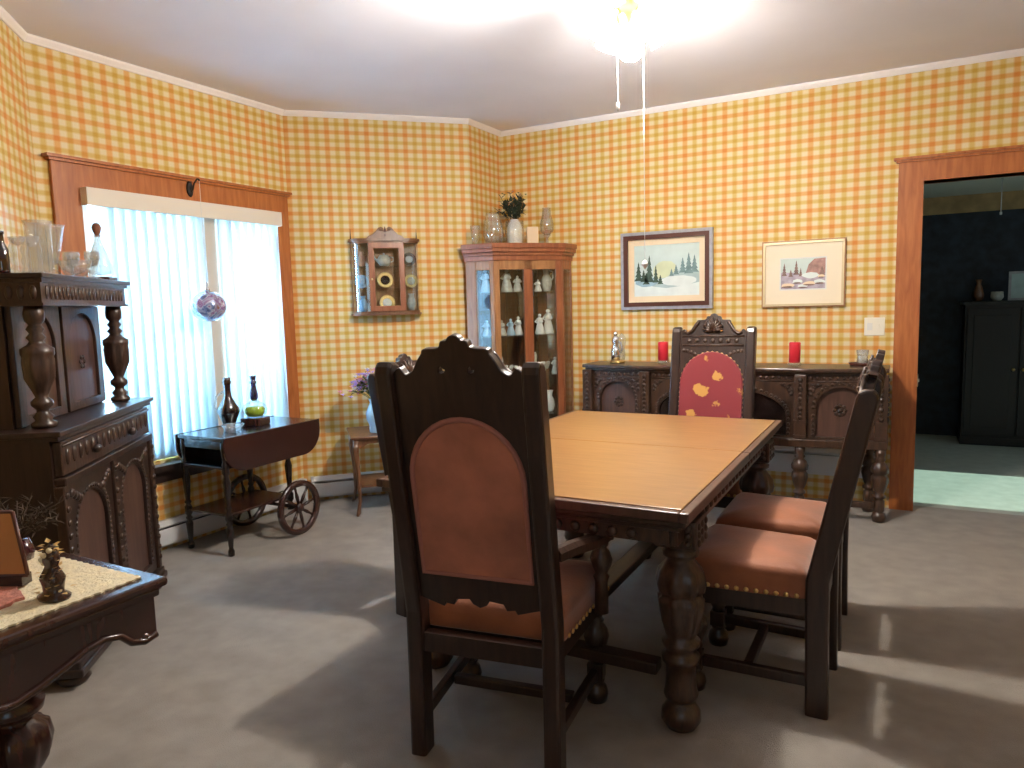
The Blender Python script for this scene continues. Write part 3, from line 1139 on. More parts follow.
def facet(p, q, kind):
    """carved arched front between two corner posts; p->q runs left to right seen from the room"""
    p, q = Vector((*p, 0)), Vector((*q, 0))
    d = (q - p)
    L = d.length
    d.normalize()
    n = Vector((d.y, -d.x, 0))
    M = axes(d, (0, 0, 1), n, (p + q) / 2)
    w = L - .075
    z0, z1 = .492, .88
    outer = [(-w / 2, z0), (w / 2, z0), (w / 2, z1), (-w / 2, z1)]
    aw = w - .09
    ah = .315 if kind != 'wide' else .30
    hole = arch(aw, ah - .005, 18, top=min(aw / 2, .17), z0=z0 + .006)
    fr = MB().prism(outer, .03, M @ T(0, 0, -.02), holes=[hole], bev=.002).build('arched_front', 'sideboard_oak', sb)
    dm = 'panel_oak' if kind != 'wide' else 'black_wood'
    dp = MB().prism(arch(aw - .003, ah - .008, 18, top=min(aw / 2, .17) - .002, z0=z0 + .007), .012, M @ T(0, 0, -.042)).build('door', dm, fr)
    g = MB()
    for x, z in arch_pts(aw + .022, ah, min(aw / 2, .17) + .008, z0 + .02, .03):
        g.dome((x, z, -.005), .011, (0, 0, 1), M)
    g.build('arch_carving', 'carved_oak', fr)
    g = MB()
    m = int(w / .035)
    for i in range(m):
        g.dome((-w / 2 + (i + .5) * w / m, z1 - .022, -.005), .012, (0, 0, 1), M)
    g.tube([(-w / 2, z1 - .042, -.004), (w / 2, z1 - .042, -.004)], .004, seg=6, M=M)
    for s in (-1, 1):
        for i, (a, b) in enumerate(((.02, .09), (.04, .08), (.02, .12), (.06, .065), (.03, .1))):
            g.dome((s * (w / 2 - a), z1 - b, -.005), .013, (0, 0, 1), M)
            g.tube([(s * (w / 2 - .02), z1 - .06, -.002), (s * (w / 2 - .05), z1 - .075, .002), (s * (w / 2 - .08), z1 - .06, -.002)], .005, seg=5, M=M)
    g.build('frieze_carving', 'carved_oak', fr)
    g = MB()
    if kind != 'wide':
        for k in range(8):
            a = 2 * PI * k / 8
            g.sphere((.028 * math.cos(a), z0 + .17 + .028 * math.sin(a), -.034), .013, M, seg=8, sc=(1, 1, .5))
        g.sphere((0, z0 + .17, -.032), .014, M, seg=8)
    else:
        g.b2(-.003, .003, z0 + .01, z0 + .28, -.036, -.032, M)
        for s in (-1, 1):
            g.sphere((s * .03, z0 + .15, -.028), .011, M, seg=8)
    g.build('door_ornament', 'carved_oak' if kind != 'wide' else 'brass', dp)


pl = sbplan(.03)
facet(pl[1], pl[2], 'side')
facet(pl[2], pl[3], 'wide')
facet(pl[3], pl[4], 'side')
sblp = [(.02, 0), (.036, .006), (.042, .03), (.034, .055), (.022, .062), (.03, .07), (.03, .13), (.022, .14), (.036, .15), (.036, .162), (.024, .172), (.034, .2), (.046, .25), (.044, .275), (.034, .29), (.046, .3), (.048, .325), (.036, .352), (.022, .365), (.032, .378), (.024, .39), (.03, .41), (.03, .44)]
for x, y in (pl[1], pl[2], pl[3], pl[4]):
    ps = MB().b2(x - .034, x + .034, y - .034, y + .034, .49, .882, bev=.004)
    ps = ps.build('corner_post', 'sideboard_oak', sb)
    g = MB()
    for i in range(9):
        g.dome((x, y - .034, .62 + i * .029), .015 - .001 * (i % 2) * 4, (0, -1, 0))
        g.dome((x + (.034 if x > 0 else -.034), y, .62 + i * .029), .013, (1 if x > 0 else -1, 0, 0))
    g.build('post_carving', 'carved_oak', ps)
    for z0 in (.495, .585):
        MB().b2(x - .037, x + .037, y - .037, y + .037, z0, z0 + .02).build('post_band', 'carved_oak', ps)
    MB().lathe(sblp, (x, y, 0), seg=24, flute=8, depth=.05, fz=(.2, .352)).build('leg', 'sideboard_oak', sb)
for x in (-.86, .86):
    MB().lathe(sblp, (x, 4.945, 0), seg=20).build('leg', 'sideboard_oak', sb)
g = MB()
pts = sbplan(.03)
for i in range(1, 4):
    a, b = Vector((*pts[i], .1)), Vector((*pts[i + 1], .1))
    d = (b - a).normalized()
    M = axes(d, Vector((-d.y, d.x, 0)), (0, 0, 1), (a + b) / 2)
    g.box((0, 0, 0), ((b - a).length - .056, .04, .034), M, bev=.005)
g.build('stretcher', 'sideboard_oak', sb)


def candle(x, y, label, z):
    t = thing('candle', label, 'candle', (x, y, z), 0, 'red candles on the sideboard')
    MB().lathe([(.03, .022), (.034, .024), (.0345, .14), (.032, .148), (.012, .144), (.0, .143)], seg=24).build('wax', 'red_wax', t)
    MB().cyl((0, 0, .143), (.001, 0, .154), .0015, seg=6).build('wick', 'plate_black', t)
    MB().lathe([(.03, 0), (.04, .004), (.042, .012), (.036, .021), (.0, .0215)], seg=20).build('holder', 'crystal', t)


candle(-1.455, 4.84, 'red candle on the sideboard just left of the far armchair', .921)
candle(-.603, 4.80, 'red candle on the sideboard right of the far armchair, below the smaller picture', .921)

t = thing('figurine', 'shiny silver figurine at the left end of the sideboard', 'figurine', (-1.785, 4.845, .921))
MB().lathe([(.05, 0), (.055, .006), (.05, .014), (.03, .02), (.02, .02)], seg=20).build('base', 'brass', t)
g = MB().lathe([(.03, .02), (.035, .06), (.03, .1), (.018, .125), (.026, .15), (.022, .18), (.01, .192), (.0, .193)], (-.014, 0, 0), seg=18)
g.sphere((-.014, 0, .205), .017)
g.tube([(.0, 0, .155), (.025, 0, .14), (.035, 0, .1), (.022, 0, .07)], .009)
g.build('body', 'silver', t)
g = MB().lathe([(.018, .02), (.026, .05), (.02, .1), (.028, .14), (.03, .17), (.012, .2), (.0, .21)], (.028, .01, 0), seg=16)
g.build('glass_stem', 'crystal', t)

t = thing('tray', 'small dark oval tray at the right end of the sideboard', 'tray', (-.215, 4.885, .921))
MB().lathe([(.0, 0), (.075, 0), (.09, .018), (.086, .02), (.07, .006), (.0, .006)][0:], seg=28, sx=1.0, sy=.6).build('dish', 'frame_brown', t)
t = thing('candle_cup', 'clear glass cup with white candle on the small dark tray', 'cup', (-.225, 4.885, .9275))
MB().lathe([(.0, 0), (.03, 0), (.034, .01), (.03, .05), (.036, .09), (.034, .09), (.028, .05), (.031, .012), (.0, .006)], seg=20).build('cup', 'crystal', t)
MB().lathe([(.0, .008), (.024, .008), (.024, .055), (.0, .056)], seg=16).build('candle', 'porcelain', t)

# ------------------------------------------------------------------ pictures and switch
def picture(label, cx, cz, w_, h_, bands, art, lean=0.0):
    """bands: list of (part, material, width, depth) from the outside in; art: function drawing the flat painting"""
    t = thing('framed_picture', label, 'picture', (cx, YB - .001, cz))
    t.rotation_euler = (0, math.radians(lean), 0)
    a, b = w_ / 2, h_ / 2
    for nm, mt, bw, dep in bands:
        MB().prism([(-a, -b), (a, -b), (a, b), (-a, b)], dep, T(0, -dep / 2 - .001, 0) @ XZ, holes=[[(-a + bw, -b + bw), (a - bw, -b + bw), (a - bw, b - bw), (-a + bw, b - bw)]]).build(nm, mt, t)
        a, b = a - bw, b - bw
    g = MB()
    mats = art(g, a, b)
    g.build('painting', mats, t)
    return t


def poly(g, pts, mi, y):
    g.mi = mi
    g._faces([(x, y, z) for x, z in pts] + [(x, y + .0002, z) for x, z in pts], [tuple(range(len(pts))), tuple(reversed(range(len(pts), 2 * len(pts))))])


def fir(g, x, z, h, w_, mi, y):
    pts = [(x, z + h)]
    n = 5
    for k in range(n):
        u = (k + 1) / n
        pts += [(x + w_ * u, z + h * (1 - u) + h * .04), (x + w_ * u * .55, z + h * (1 - u) + h * .05)]
    pts += [(-p + 2 * x, q) for p, q in reversed(pts[1:])]
    poly(g, pts, mi, y)


def blob(x, z, a, b, n=14, jit=.12, seed=1):
    r = random.Random(seed)
    return [(x + a * math.cos(2 * PI * k / n) * (1 + r.uniform(-jit, jit)), z + b * math.sin(2 * PI * k / n) * (1 + r.uniform(-jit, jit))) for k in range(n)]


plain('art_sky', (0.56, 0.66, 0.62, 1), 0.5, noise=0.1, scale=6)
plain('art_glow', (0.62, 0.66, 0.42, 1), 0.5, noise=0.1, scale=10)
plain('art_mist', (0.40, 0.52, 0.52, 1), 0.5, noise=0.12, scale=12)
plain('art_pine', (0.05, 0.09, 0.06, 1), 0.6, noise=0.3, scale=40)
plain('art_far_pine', (0.16, 0.25, 0.25, 1), 0.6, noise=0.2, scale=30)
plain('art_snow', (0.7, 0.76, 0.73, 1), 0.5, noise=0.06, scale=14)
plain('art_blue', (0.3, 0.45, 0.52, 1), 0.5, noise=0.2, scale=16)
plain('art_lilac', (0.42, 0.36, 0.42, 1), 0.6, noise=0.3, scale=25)
plain('art_brown', (0.2, 0.12, 0.1, 1), 0.6, noise=0.4, scale=30)
plain('art_rose', (0.36, 0.2, 0.17, 1), 0.6, noise=0.3, scale=30)


def art_winter(g, a, b):
    y = -.006
    poly(g, [(-a, -b), (a, -b), (a, b), (-a, b)], 0, y)
    poly(g, blob(-.02 * a, -.05 * b, .38 * a, .42 * b, 18, .08, 3), 1, y - .0006)
    poly(g, [(-a, -b), (a, -b), (a, -.1 * b), (.7 * a, .08 * b), (.3 * a, -.05 * b), (0, -.28 * b), (-.4 * a, -.35 * b), (-a, -.3 * b)], 2, y - .0012)
    for x, z, h, w_ in ((.5, -.15, .62, .12), (.68, -.2, .85, .14), (.85, -.15, .7, .13), (.3, -.2, .4, .1), (.16, -.25, .3, .08)):
        fir(g, x * a, z * b, h * b, w_ * a, 4, y - .0018)
    poly(g, blob(.35 * a, -.42 * b, .55 * a, .2 * b, 20, .08, 5), 5, y - .0024)
    poly(g, [(-a, -b), (a, -b), (a, -.5 * b), (.5 * a, -.62 * b), (0, -.7 * b), (-.4 * a, -.62 * b), (-a, -.4 * b)], 5, y - .003)
    poly(g, blob(-.62 * a, -.42 * b, .38 * a, .2 * b, 16, .12, 8), 6, y - .0036)
    for x, z, h, w_ in ((-.86, -.42, .78, .14), (-.52, -.5, 1.12, .15), (-.32, -.5, .72, .1), (-.7, -.45, .5, .12), (-.18, -.55, .38, .1), (-.62, -.55, .5, .12)):
        fir(g, x * a, z * b, h * b, w_ * a, 3, y - .0042)
    return ['art_sky', 'art_glow', 'art_mist', 'art_pine', 'art_far_pine', 'art_snow', 'art_blue']


def art_stream(g, a, b):
    y = -.006
    poly(g, [(-a, -b), (a, -b), (a, b), (-a, b)], 0, y)
    poly(g, [(.1 * a, -.1 * b), (a, -.1 * b), (a, b), (.5 * a, .95 * b), (.25 * a, .6 * b)], 4, y - .0006)
    poly(g, [(-a, -b), (a, -b), (a, 0), (.3 * a, -.15 * b), (-.4 * a, .1 * b), (-a, .1 * b)], 1, y - .0012)
    for x, z, h, w_ in ((-.3, -.1, 1.0, .14), (-.85, -.15, .9, .13), (-.55, -.2, .5, .12), (.85, -.15, .6, .18), (-.1, -.2, .6, .1)):
        fir(g, x * a, z * b, h * b, w_ * a, 2, y - .0018)
    poly(g, blob(.35 * a, -.12 * b, .38 * a, .2 * b, 16, .1, 2), 3, y - .0024)
    for i, (x, z, p, q) in enumerate(((-.25, -.5, .22, .15), (.3, -.65, .3, .14), (.75, -.55, .24, .16), (-.7, -.75, .3, .15), (.0, -.82, .22, .12), (.82, -.2, .16, .1))):
        poly(g, blob(x * a, z * b, p * a, q * b, 12, .15, 20 + i), 5 if i % 2 else 3, y - .003)
        poly(g, blob(x * a, z * b - q * b * .7, p * a * .9, q * b * .4, 12, .15, 40 + i), 2, y - .0036)
    return ['art_sky', 'art_lilac', 'art_brown', 'art_snow', 'art_rose', 'mat_board']


picture('larger picture of snowy pines in a grey and brown frame', -1.497, 1.563, .658, .548,
        [('outer_frame', 'frame_grey', .022, .03), ('inner_frame', 'frame_brown', .03, .034), ('mat', 'mat_board', .042, .012)], art_winter)
picture('smaller landscape print in a wide cream mat and gold frame', -.594, 1.498, .505, .430,
        [('outer_frame', 'oak_wood', .008, .02), ('gold_frame', 'pale_gilt', .014, .024), ('mat', 'mat_board_light', .088, .01), ('mat_edge', 'porcelain', .008, .008)], art_stream)

t = thing('wall_switch', 'cream double switch plate on the checked wall beside the doorway', 'switch', (-.171, YB - .0005, 1.152))
MB().box((0, -.004, 0), (.115, .007, .112), bev=.003).build('plate', 'switch_plate', t)
g = MB().box((-.026, -.0085, 0), (.03, .004, .045), bev=.001)
g.build('rocker', 'porcelain', t)
MB().box((.027, -.012, .004), (.009, .014, .02), bev=.002).build('toggle', 'switch_plate', t)

# ------------------------------------------------------------------ curio cabinet in the corner
cu = thing('curio_cabinet', 'tall corner cabinet with glass panels full of white figurines', 'cabinet', (XD + .002, YB - .002, 0))
# plan, relative to the room corner (x to the right along the back wall, y towards it)
cp = [(0, -.575), (.235, -.575), (.585, -.185), (.585, 0), (0, 0)]


def cofs(d):
    """outward offset of the three front faces"""
    x1 = .235 + d * (1 - .668) / .744
    y2 = -.185 - d * (1 - .744) / .668
    return [(0, -.575 - d), (x1, -.575 - d), (.585 + d, y2), (.585 + d, 0), (0, 0)]


CH = 1.735
MB().prism(cofs(.0), .10, T(0, 0, .05)).build('plinth', 'cherry_wood', cu)
MB().prism(cofs(-.004), .025, T(0, 0, .115)).build('floor_board', 'cherry_wood', cu)
g = MB()
for o, z0, z1 in ((.005, 1.665, 1.70), (.018, 1.70, 1.722), (.034, 1.722, 1.75), (.042, 1.75, 1.785)):
    g.prism(cofs(o), z1 - z0, T(0, 0, (z0 + z1) / 2), bev=.003)
g.build('crown', 'cherry_wood', cu)
g = MB()
g.b2(0.002, .01, -.57, -.01, .13, 1.665)
g.b2(0.012, .58, -.012, -.002, .13, 1.665)
g.build('back', 'walnut', cu)
g = MB()
g.b2(.0105, .0125, -.42, -.25, .16, 1.64)
g.b2(.12, .30, -.0145, -.0125, .16, 1.64)
g.b2(.38, .5, -.0145, -.0125, .16, 1.64)
g.build('mirror', 'mirror_back', cu)


def stile(p, q, s0, s1, z0=.128, z1=1.665, mat='oak_wood', dep=.026, name='stile', parent=None):
    p, q = Vector((*p, 0)), Vector((*q, 0))
    d = (q - p).normalized()
    n = Vector((d.y, -d.x, 0))
    M = axes(d, -n, (0, 0, 1), p)
    return MB().b2(s0, s1, 0, dep, z0, z1, M, bev=.004).build(name, mat, parent or cu)


LF = (cp[1][0] - cp[0][0])
DL = math.hypot(.35, .39)
stile(cp[0], cp[1], .0, .085)
stile(cp[0], cp[1], LF - .034, LF)
door = stile(cp[1], cp[2], .004, .045, name='door', mat='oak_wood')
stile(cp[1], cp[2], DL / 2 - .034, DL / 2 + .034, parent=door, mat='cherry_wood')
stile(cp[1], cp[2], DL - .045, DL - .004, parent=door, mat='cherry_wood')
stile(cp[1], cp[2], .045, DL - .045, 1.6, 1.665, parent=door, name='rail')
stile(cp[1], cp[2], .045, DL - .045, .13, .20, parent=door, name='rail')
stile(cp[0], cp[1], .085, LF - .034, 1.6, 1.665, name='rail')
stile(cp[0], cp[1], .085, LF - .034, .13, .20, name='rail')
stile(cp[2], cp[3], .0, .04, mat='cherry_wood')
stile(cp[2], cp[3], .147, .185, mat='cherry_wood')
stile(cp[2], cp[3], .04, .147, 1.6, 1.665, name='rail', mat='cherry_wood')
stile(cp[2], cp[3], .04, .147, .13, .20, name='rail', mat='cherry_wood')
stile(cp[0], cp[1], .085, LF - .034, .2, 1.6, dep=.003, mat='window_glass', name='glass_panel')
stile(cp[1], cp[2], .045, DL / 2 - .034, .2, 1.6, dep=.003, mat='window_glass', name='glass_panel', parent=door)
stile(cp[1], cp[2], DL / 2 + .034, DL - .045, .2, 1.6, dep=.003, mat='window_glass', name='glass_panel', parent=door)
stile(cp[2], cp[3], .04, .147, .2, 1.6, dep=.003, mat='window_glass', name='glass_panel')
g = MB()
g.sphere((LF + .024, -.575 - .006, .95), .009)
g.build('knob', 'brass', cu)
SH = [1.442, 1.124, .826, .535]
for z in SH:
    MB().prism([(.012, -.545), (.222, -.545), (.555, -.172), (.555, -.016), (.012, -.016)], .006, T(0, 0, z - .004)).build('glass_shelf', 'clear_glass', cu)

CX0, CY0 = XD + .002, YB - .002


def lady(loc, label, h, mat, s=1.0, rot=0.0):
    t = MB()
    t.lathe([(.0, 0), (.036 * s, 0), (.038 * s, h * .08), (.03 * s, h * .3), (.02 * s, h * .55), (.024 * s, h * .68), (.02 * s, h * .78), (.008 * s, h * .82)], seg=16, sx=1.1)
    t.sphere((0, 0, h * .9), h * .085)
    for q in (-1, 1):
        t.tube([(q * .02 * s, 0, h * .74), (q * .035 * s, -.012, h * .6), (q * .012 * s, -.03 * s, h * .56)], .007 * s, seg=6)
    o = t.build('figurine', mat)
    o.location, o.rotation_euler = loc, (0, 0, rot)
    return tag(o, label, 'figurine', 'figurines in the corner cabinet')


def pitcher(loc, label, h, mat, rot=0.0):
    t = thing('pitcher', label, 'pitcher', loc, rot, 'figurines in the corner cabinet')
    MB().lathe([(.0, 0), (.026, 0), (.03, h * .05), (.042, h * .3), (.036, h * .55), (.02, h * .75), (.026, h * .95), (.03, h), (.024, h), (.016, h * .76), (.0, h * .7)], seg=18).build('body', mat, t)
    MB().tube([(.026, 0, h * .9), (.052, 0, h * .85), (.055, 0, h * .6), (.037, 0, h * .42)], .005, seg=6).build('handle', mat, t)
    return t


def swan(loc, label, s, mat, rot=0.0):
    t = MB()
    t.sphere((0, 0, .032 * s), .036 * s, sc=(1.4, .9, .85))
    t.tube([(.03 * s, 0, .045 * s), (.055 * s, 0, .075 * s), (.045 * s, 0, .11 * s), (.055 * s, 0, .128 * s), (.075 * s, 0, .12 * s)], [.016 * s, .012 * s, .01 * s, .013 * s, .005 * s], seg=8)
    t.tube([(-.03 * s, .02 * s, .04 * s), (-.05 * s, .025 * s, .07 * s), (-.075 * s, .02 * s, .08 * s)], [.018 * s, .016 * s, .004 * s], seg=6)
    t.tube([(-.03 * s, -.02 * s, .04 * s), (-.05 * s, -.025 * s, .07 * s), (-.075 * s, -.02 * s, .08 * s)], [.018 * s, .016 * s, .004 * s], seg=6)
    o = t.build('swan_figurine', mat)
    o.location, o.rotation_euler = loc, (0, 0, rot)
    return tag(o, label, 'figurine', 'figurines in the corner cabinet')


def inC(a, b, z):
    """a: distance along the back wall from the corner, b: distance in front of it"""
    return (CX0 + a, CY0 - b, z)


def inF(t, off, z):
    """t: distance along the diagonal front, off: distance behind its glass"""
    return (-2.58 + .668 * t - .744 * off, 4.50 + .744 * t + .668 * off, z)


zs = [z + .001 for z in SH]
lady(inF(-.02, .13, zs[0]), 'pale blue lady figurine at the left end of the top cabinet shelf', .17, 'blue_porcelain', .95)
lady(inF(.142, .13, zs[0]), 'grey robed figurine on the top shelf behind the middle glass', .17, 'grey_porcelain', 1.1)
lady(inF(.218, .11, zs[0]), 'small grey figurine close beside the grey robed one, top shelf', .12, 'grey_porcelain', .85, .5)
pitcher(inF(.462, .14, zs[0]), 'tall pale jug on the top shelf behind the right glass', .17, 'grey_porcelain')
lady(inF(.385, .12, zs[0]), 'small white figurine left of the tall pale jug, top shelf', .09, 'porcelain', .7)
lady(inF(-.02, .13, zs[1]), 'pale blue figurine at the left end of the second cabinet shelf', .12, 'blue_porcelain', .8)
lady(inF(.095, .13, zs[1]), 'squat white vase figurine on the second shelf, left in the middle glass', .115, 'grey_porcelain', .9)
lady(inF(.165, .13, zs[1]), 'slender blue and white lady in the middle of the second shelf', .125, 'blue_porcelain', .8)
lady(inF(.225, .13, zs[1]), 'white lady figurine at the right of the middle glass, second shelf', .14, 'porcelain', .8)
lady(inF(.392, .12, zs[1]), 'white figurine left of the tallest ones, second shelf behind right glass', .155, 'porcelain', .9)
lady(inF(.468, .14, zs[1]), 'tallest white figurine on the second shelf behind the right glass', .19, 'porcelain', 1.05)
swan(inF(.12, .15, zs[2]), 'white swan figurine on the third shelf behind the middle glass', 1.0, 'porcelain', 2.6)
swan(inF(.24, .12, zs[2]), 'second white swan on the third shelf, next to the centre stile', .85, 'porcelain', .4)
swan(inF(.40, .15, zs[2]), 'larger pale swan on the third shelf behind the right glass', 1.15, 'grey_porcelain', 2.7)
lady(inF(.485, .06, zs[2]), 'thin pale figurine at the right end of the third shelf', .13, 'grey_porcelain', .7)
pitcher(inF(.462, .13, zs[3]), 'white jug alone on the lowest shelf of the corner cabinet', .16, 'porcelain', PI)

# on top of the corner cabinet
ZC = 1.7862


def glassware(name, label, cat, loc, prof, mat='clear_glass', group=None, seg=24, rot=0.0):
    o = MB().lathe(prof, seg=seg).build(name, mat)
    o.location = loc
    return tag(o, label, cat, group)


vase_p = [(.0, 0), (.05, 0), (.062, .02), (.075, .07), (.07, .13), (.052, .2), (.046, .225), (.043, .225), (.049, .2), (.066, .13), (.071, .07), (.058, .022), (.0, .008)]
glassware('glass_vase', 'clear rounded glass vase at the left on the corner cabinet', 'vase', inF(.05, .13, ZC), vase_p)
glassware('glass_tumbler', 'small clear glass left of the rounded vase on the corner cabinet', 'glass', inF(-.095, .10, ZC), [(.0, 0), (.026, 0), (.03, .05), (.036, .13), (.034, .13), (.028, .05), (.0, .008)])
t = thing('canister', 'white ceramic canister with a round shoulder on the corner cabinet', 'canister', inF(.215, .13, ZC))
MB().lathe([(.0, 0), (.052, 0), (.056, .01), (.056, .12), (.045, .155), (.032, .168), (.03, .18), (.0, .18)], seg=24).build('body', 'porcelain', t)
MB().lathe([(.0, .0), (.058, .0), (.064, .01), (.07, .02), (.07, .1), (.066, .17), (.064, .17), (.067, .1), (.06, .02), (.0, .004)], (0, 0, -.0), seg=24).build('glass_sleeve', 'clear_glass', t)
t = MB().box((0, 0, .064), (.085, .05, .128), bev=.004).build('box', 'cream_card')
t.location, t.rotation_euler = inF(.35, .12, ZC), (0, 0, math.radians(30))
tag(t, 'small tan box right of the white canister on the corner cabinet', 'box')
g = thing('hurricane_glass', 'clear footed hurricane glass at the right end of the corner cabinet', 'glass', inF(.47, .13, ZC))
MB().lathe([(.0, 0), (.045, 0), (.045, .006), (.012, .015), (.01, .05), (.03, .07), (.0, .072)], seg=24).build('foot', 'crystal', g)
MB().lathe([(.024, .073), (.05, .1), (.052, .15), (.034, .22), (.03, .27), (.0285, .27), (.032, .22), (.05, .15), (.048, .101), (.023, .075)], seg=24).build('chimney', 'clear_glass', g)


def leaf(g, p, d, L, wd, up=(0, 0, 1)):
    d = Vector(d).normalized()
    s = d.cross(Vector(up))
    s = s.normalized() if s.length > 1e-4 else Vector((1, 0, 0))
    n = s.cross(d)
    P = Vector(p)
    pts = [P, P + d * L * .35 + s * wd + n * L * .06, P + d * L, P + d * L * .35 - s * wd + n * L * .06, P + d * L * .5]
    g._faces(pts, [(0, 1, 4), (1, 2, 4), (2, 3, 4), (3, 0, 4)])


def bouquet(parent, base, h, spread, nst, leafm, petals, rnd, nleaf=60, pet=.012, droop=0.0):
    r = random.Random(rnd)
    g = MB()
    tips = []
    for k in range(nst):
        a = r.uniform(0, 2 * PI)
        q = r.uniform(.2, 1) * spread
        tip = Vector((base[0] + q * math.cos(a), base[1] + q * math.sin(a), base[2] + h * r.uniform(.6, 1) - droop * q))
        mid = Vector(base).lerp(tip, .5) + Vector((0, 0, h * .08))
        g.tube([base, mid, tip], .0018, seg=5)
        tips.append((mid, tip))
    for k in range(nleaf):
        m, tp = r.choice(tips)
        p = m.lerp(tp, r.uniform(-.3, 1))
        leaf(g, p, (r.uniform(-1, 1), r.uniform(-1, 1), r.uniform(-.3, .9)), r.uniform(.03, .06), r.uniform(.008, .016))
    g.build('stems', leafm, parent)
    for i, (mt, share) in enumerate(petals):
        g = MB()
        for m, tp in tips[i::len(petals)]:
            for k in range(share):
                p = tp + Vector((r.uniform(-1, 1), r.uniform(-1, 1), r.uniform(-.7, .7))) * pet * 2.2
                for q in range(6):
                    a = 2 * PI * q / 6
                    leaf(g, p, (math.cos(a), math.sin(a), .35), pet, pet * .4)
                g.sphere(p, pet * .22, seg=6)
        g.build('blossoms', mt, parent)


t = thing('plant_arrangement', 'dark green leafy arrangement standing behind the white canister', 'plant', inF(.255, .245, ZC))
MB().lathe([(.0, 0), (.035, 0), (.04, .06), (.03, .13), (.0, .13)], seg=18).build('pot', 'dark_ceramic', t)
bouquet(t, (0, 0, .12), .30, .13, 24, 'leaf_dark', [('petal_dusty', 1), ('leaf_green', 2)], 4, 330, .014, .4)

# ------------------------------------------------------------------ hanging wall cabinet
wcx, wcy = (-3.438 - 3.09) / 2, (3.969 + 4.316) / 2
wc = thing('wall_cabinet', 'small hanging wall cabinet with curved glass ends and carved crest', 'cabinet', (wcx + .0014, wcy - .0014, 1.30), PI / 4)
W2 = .235


def wplan(o=0.0, n=6):
    """plan of the case: flat door in front, quarter-round ends"""
    pts = [(-W2 - o, 0)]
    for k in range(n + 1):
        a = PI / 2 * k / n
        pts.append((-W2 - o + (.115 + 0) * (1 - math.cos(a)), -.03 - (.085 + o) * math.sin(a)))
    pts += [(-x, y) for x, y in reversed(pts)]
    return pts


g = MB()
for o, z0, z1 in ((.012, .0, .014), (.002, .014, .028)):
    g.prism(wplan(o), z1 - z0, T(0, 0, (z0 + z1) / 2))
g.build('base', 'walnut', wc)
g = MB()
for o, z0, z1 in ((.002, .498, .512), (.014, .512, .53)):
    g.prism(wplan(o), z1 - z0, T(0, 0, (z0 + z1) / 2))
g.build('cornice', 'walnut', wc)
g = MB().b2(-W2 + .004, W2 - .004, -.008, -.001, .028, .498)
for s in (-1, 1):
    g.b2(s * (W2 - .012), s * W2, -.032, -.001, .028, .498)
g.build('back', 'oak_wood', wc)
for z in (.185, .34):
    MB().prism(wplan(-.012), .005, T(0, .0, z)).build('shelf', 'clear_glass', wc)
dw = .12
dd = MB().prism([(-dw, .03), (dw, .03), (dw, .496), (-dw, .496)], .016, T(0, -.122, 0) @ XZ, holes=[[(-dw + .032, .062), (dw - .032, .062), (dw - .032, .464), (-dw + .032, .464)]], bev=.003).build('door', 'cherry_wood', wc)
MB().b2(-dw + .03, dw - .03, -.124, -.122, .06, .466).build('glass_pane', 'window_glass', dd)
MB().sphere((-dw + .014, -.136, .25), .007).build('knob', 'brass', dd)
for s in (-1, 1):
    vs, fs = [], []
    n = 8
    for k in range(n + 1):
        a = PI / 2 * k / n
        x, y = s * (W2 - .115 * (1 - math.cos(a)) - .003), -.032 - .083 * math.sin(a)
        vs += [(x, y, .029), (x, y, .497)]
    for k in range(n):
        fs.append((2 * k, 2 * k + 2, 2 * k + 3, 2 * k + 1))
    MB()._faces(vs, fs, None, True).build('curved_glass', 'curved_glass', wc)
cr = [(0, .535), (.13, .535), (.115, .548), (.085, .56), (.06, .585), (.045, .605), (.028, .612), (.014, .604), (.016, .59), (.008, .575)]
loop = [(x, z) for x, z in cr[1:]] + [(0, .572)] + [(-x, z) for x, z in reversed(cr[1:])]
g = MB().prism(loop, .014, T(0, -.105, -.004) @ XZ, bev=.002)
for s in (-1, 1):
    g.lathe([(.013, 0), (.013, .006), (.004, .008)], seg=14, M=axes((1, 0, 0), (0, 0, 1), (0, -1, 0), (s * .03, -.112, .595)))
g.build('crest', 'walnut', wc)
MB().lathe([(.0, 0), (.008, 0), (.01, .012), (.005, .02), (.011, .035), (.006, .052), (.002, .066)], (0, -.105, .545), seg=14).build('finial', 'frame_brown', wc)
for s in (-1, 1):
    MB().lathe([(.0, 0), (.006, 0), (.004, .012), (.0025, .04), (.001, .075)], (s * (W2 - .005), -.02, .53), seg=8).build('spindle', 'iron', wc)


def W(x, y, z):
    a = PI / 4
    return (wcx + .0014 + x * math.cos(a) - y * math.sin(a), wcy - .0014 + x * math.sin(a) + y * math.cos(a), 1.30 + z)


def plate_(loc, label, r, rim, mid, rot=PI / 4):
    t = thing('plate', label, 'plate', loc, rot, 'plates in the wall cabinet')
    M = axes((1, 0, 0), (0, .17, .985), (0, -.985, .17), (0, 0, r))
    MB().lathe([(.0, 0), (r * .6, 0), (r, .008), (r, .011), (r * .62, .005), (r * .6, .004), (.0, .004)], seg=28, M=M).build('rim', rim, t)
    MB().lathe([(.0, .0045), (r * .58, .0045), (r * .56, .0065), (.0, .0065)], seg=24, M=M).build('centre', mid, t)


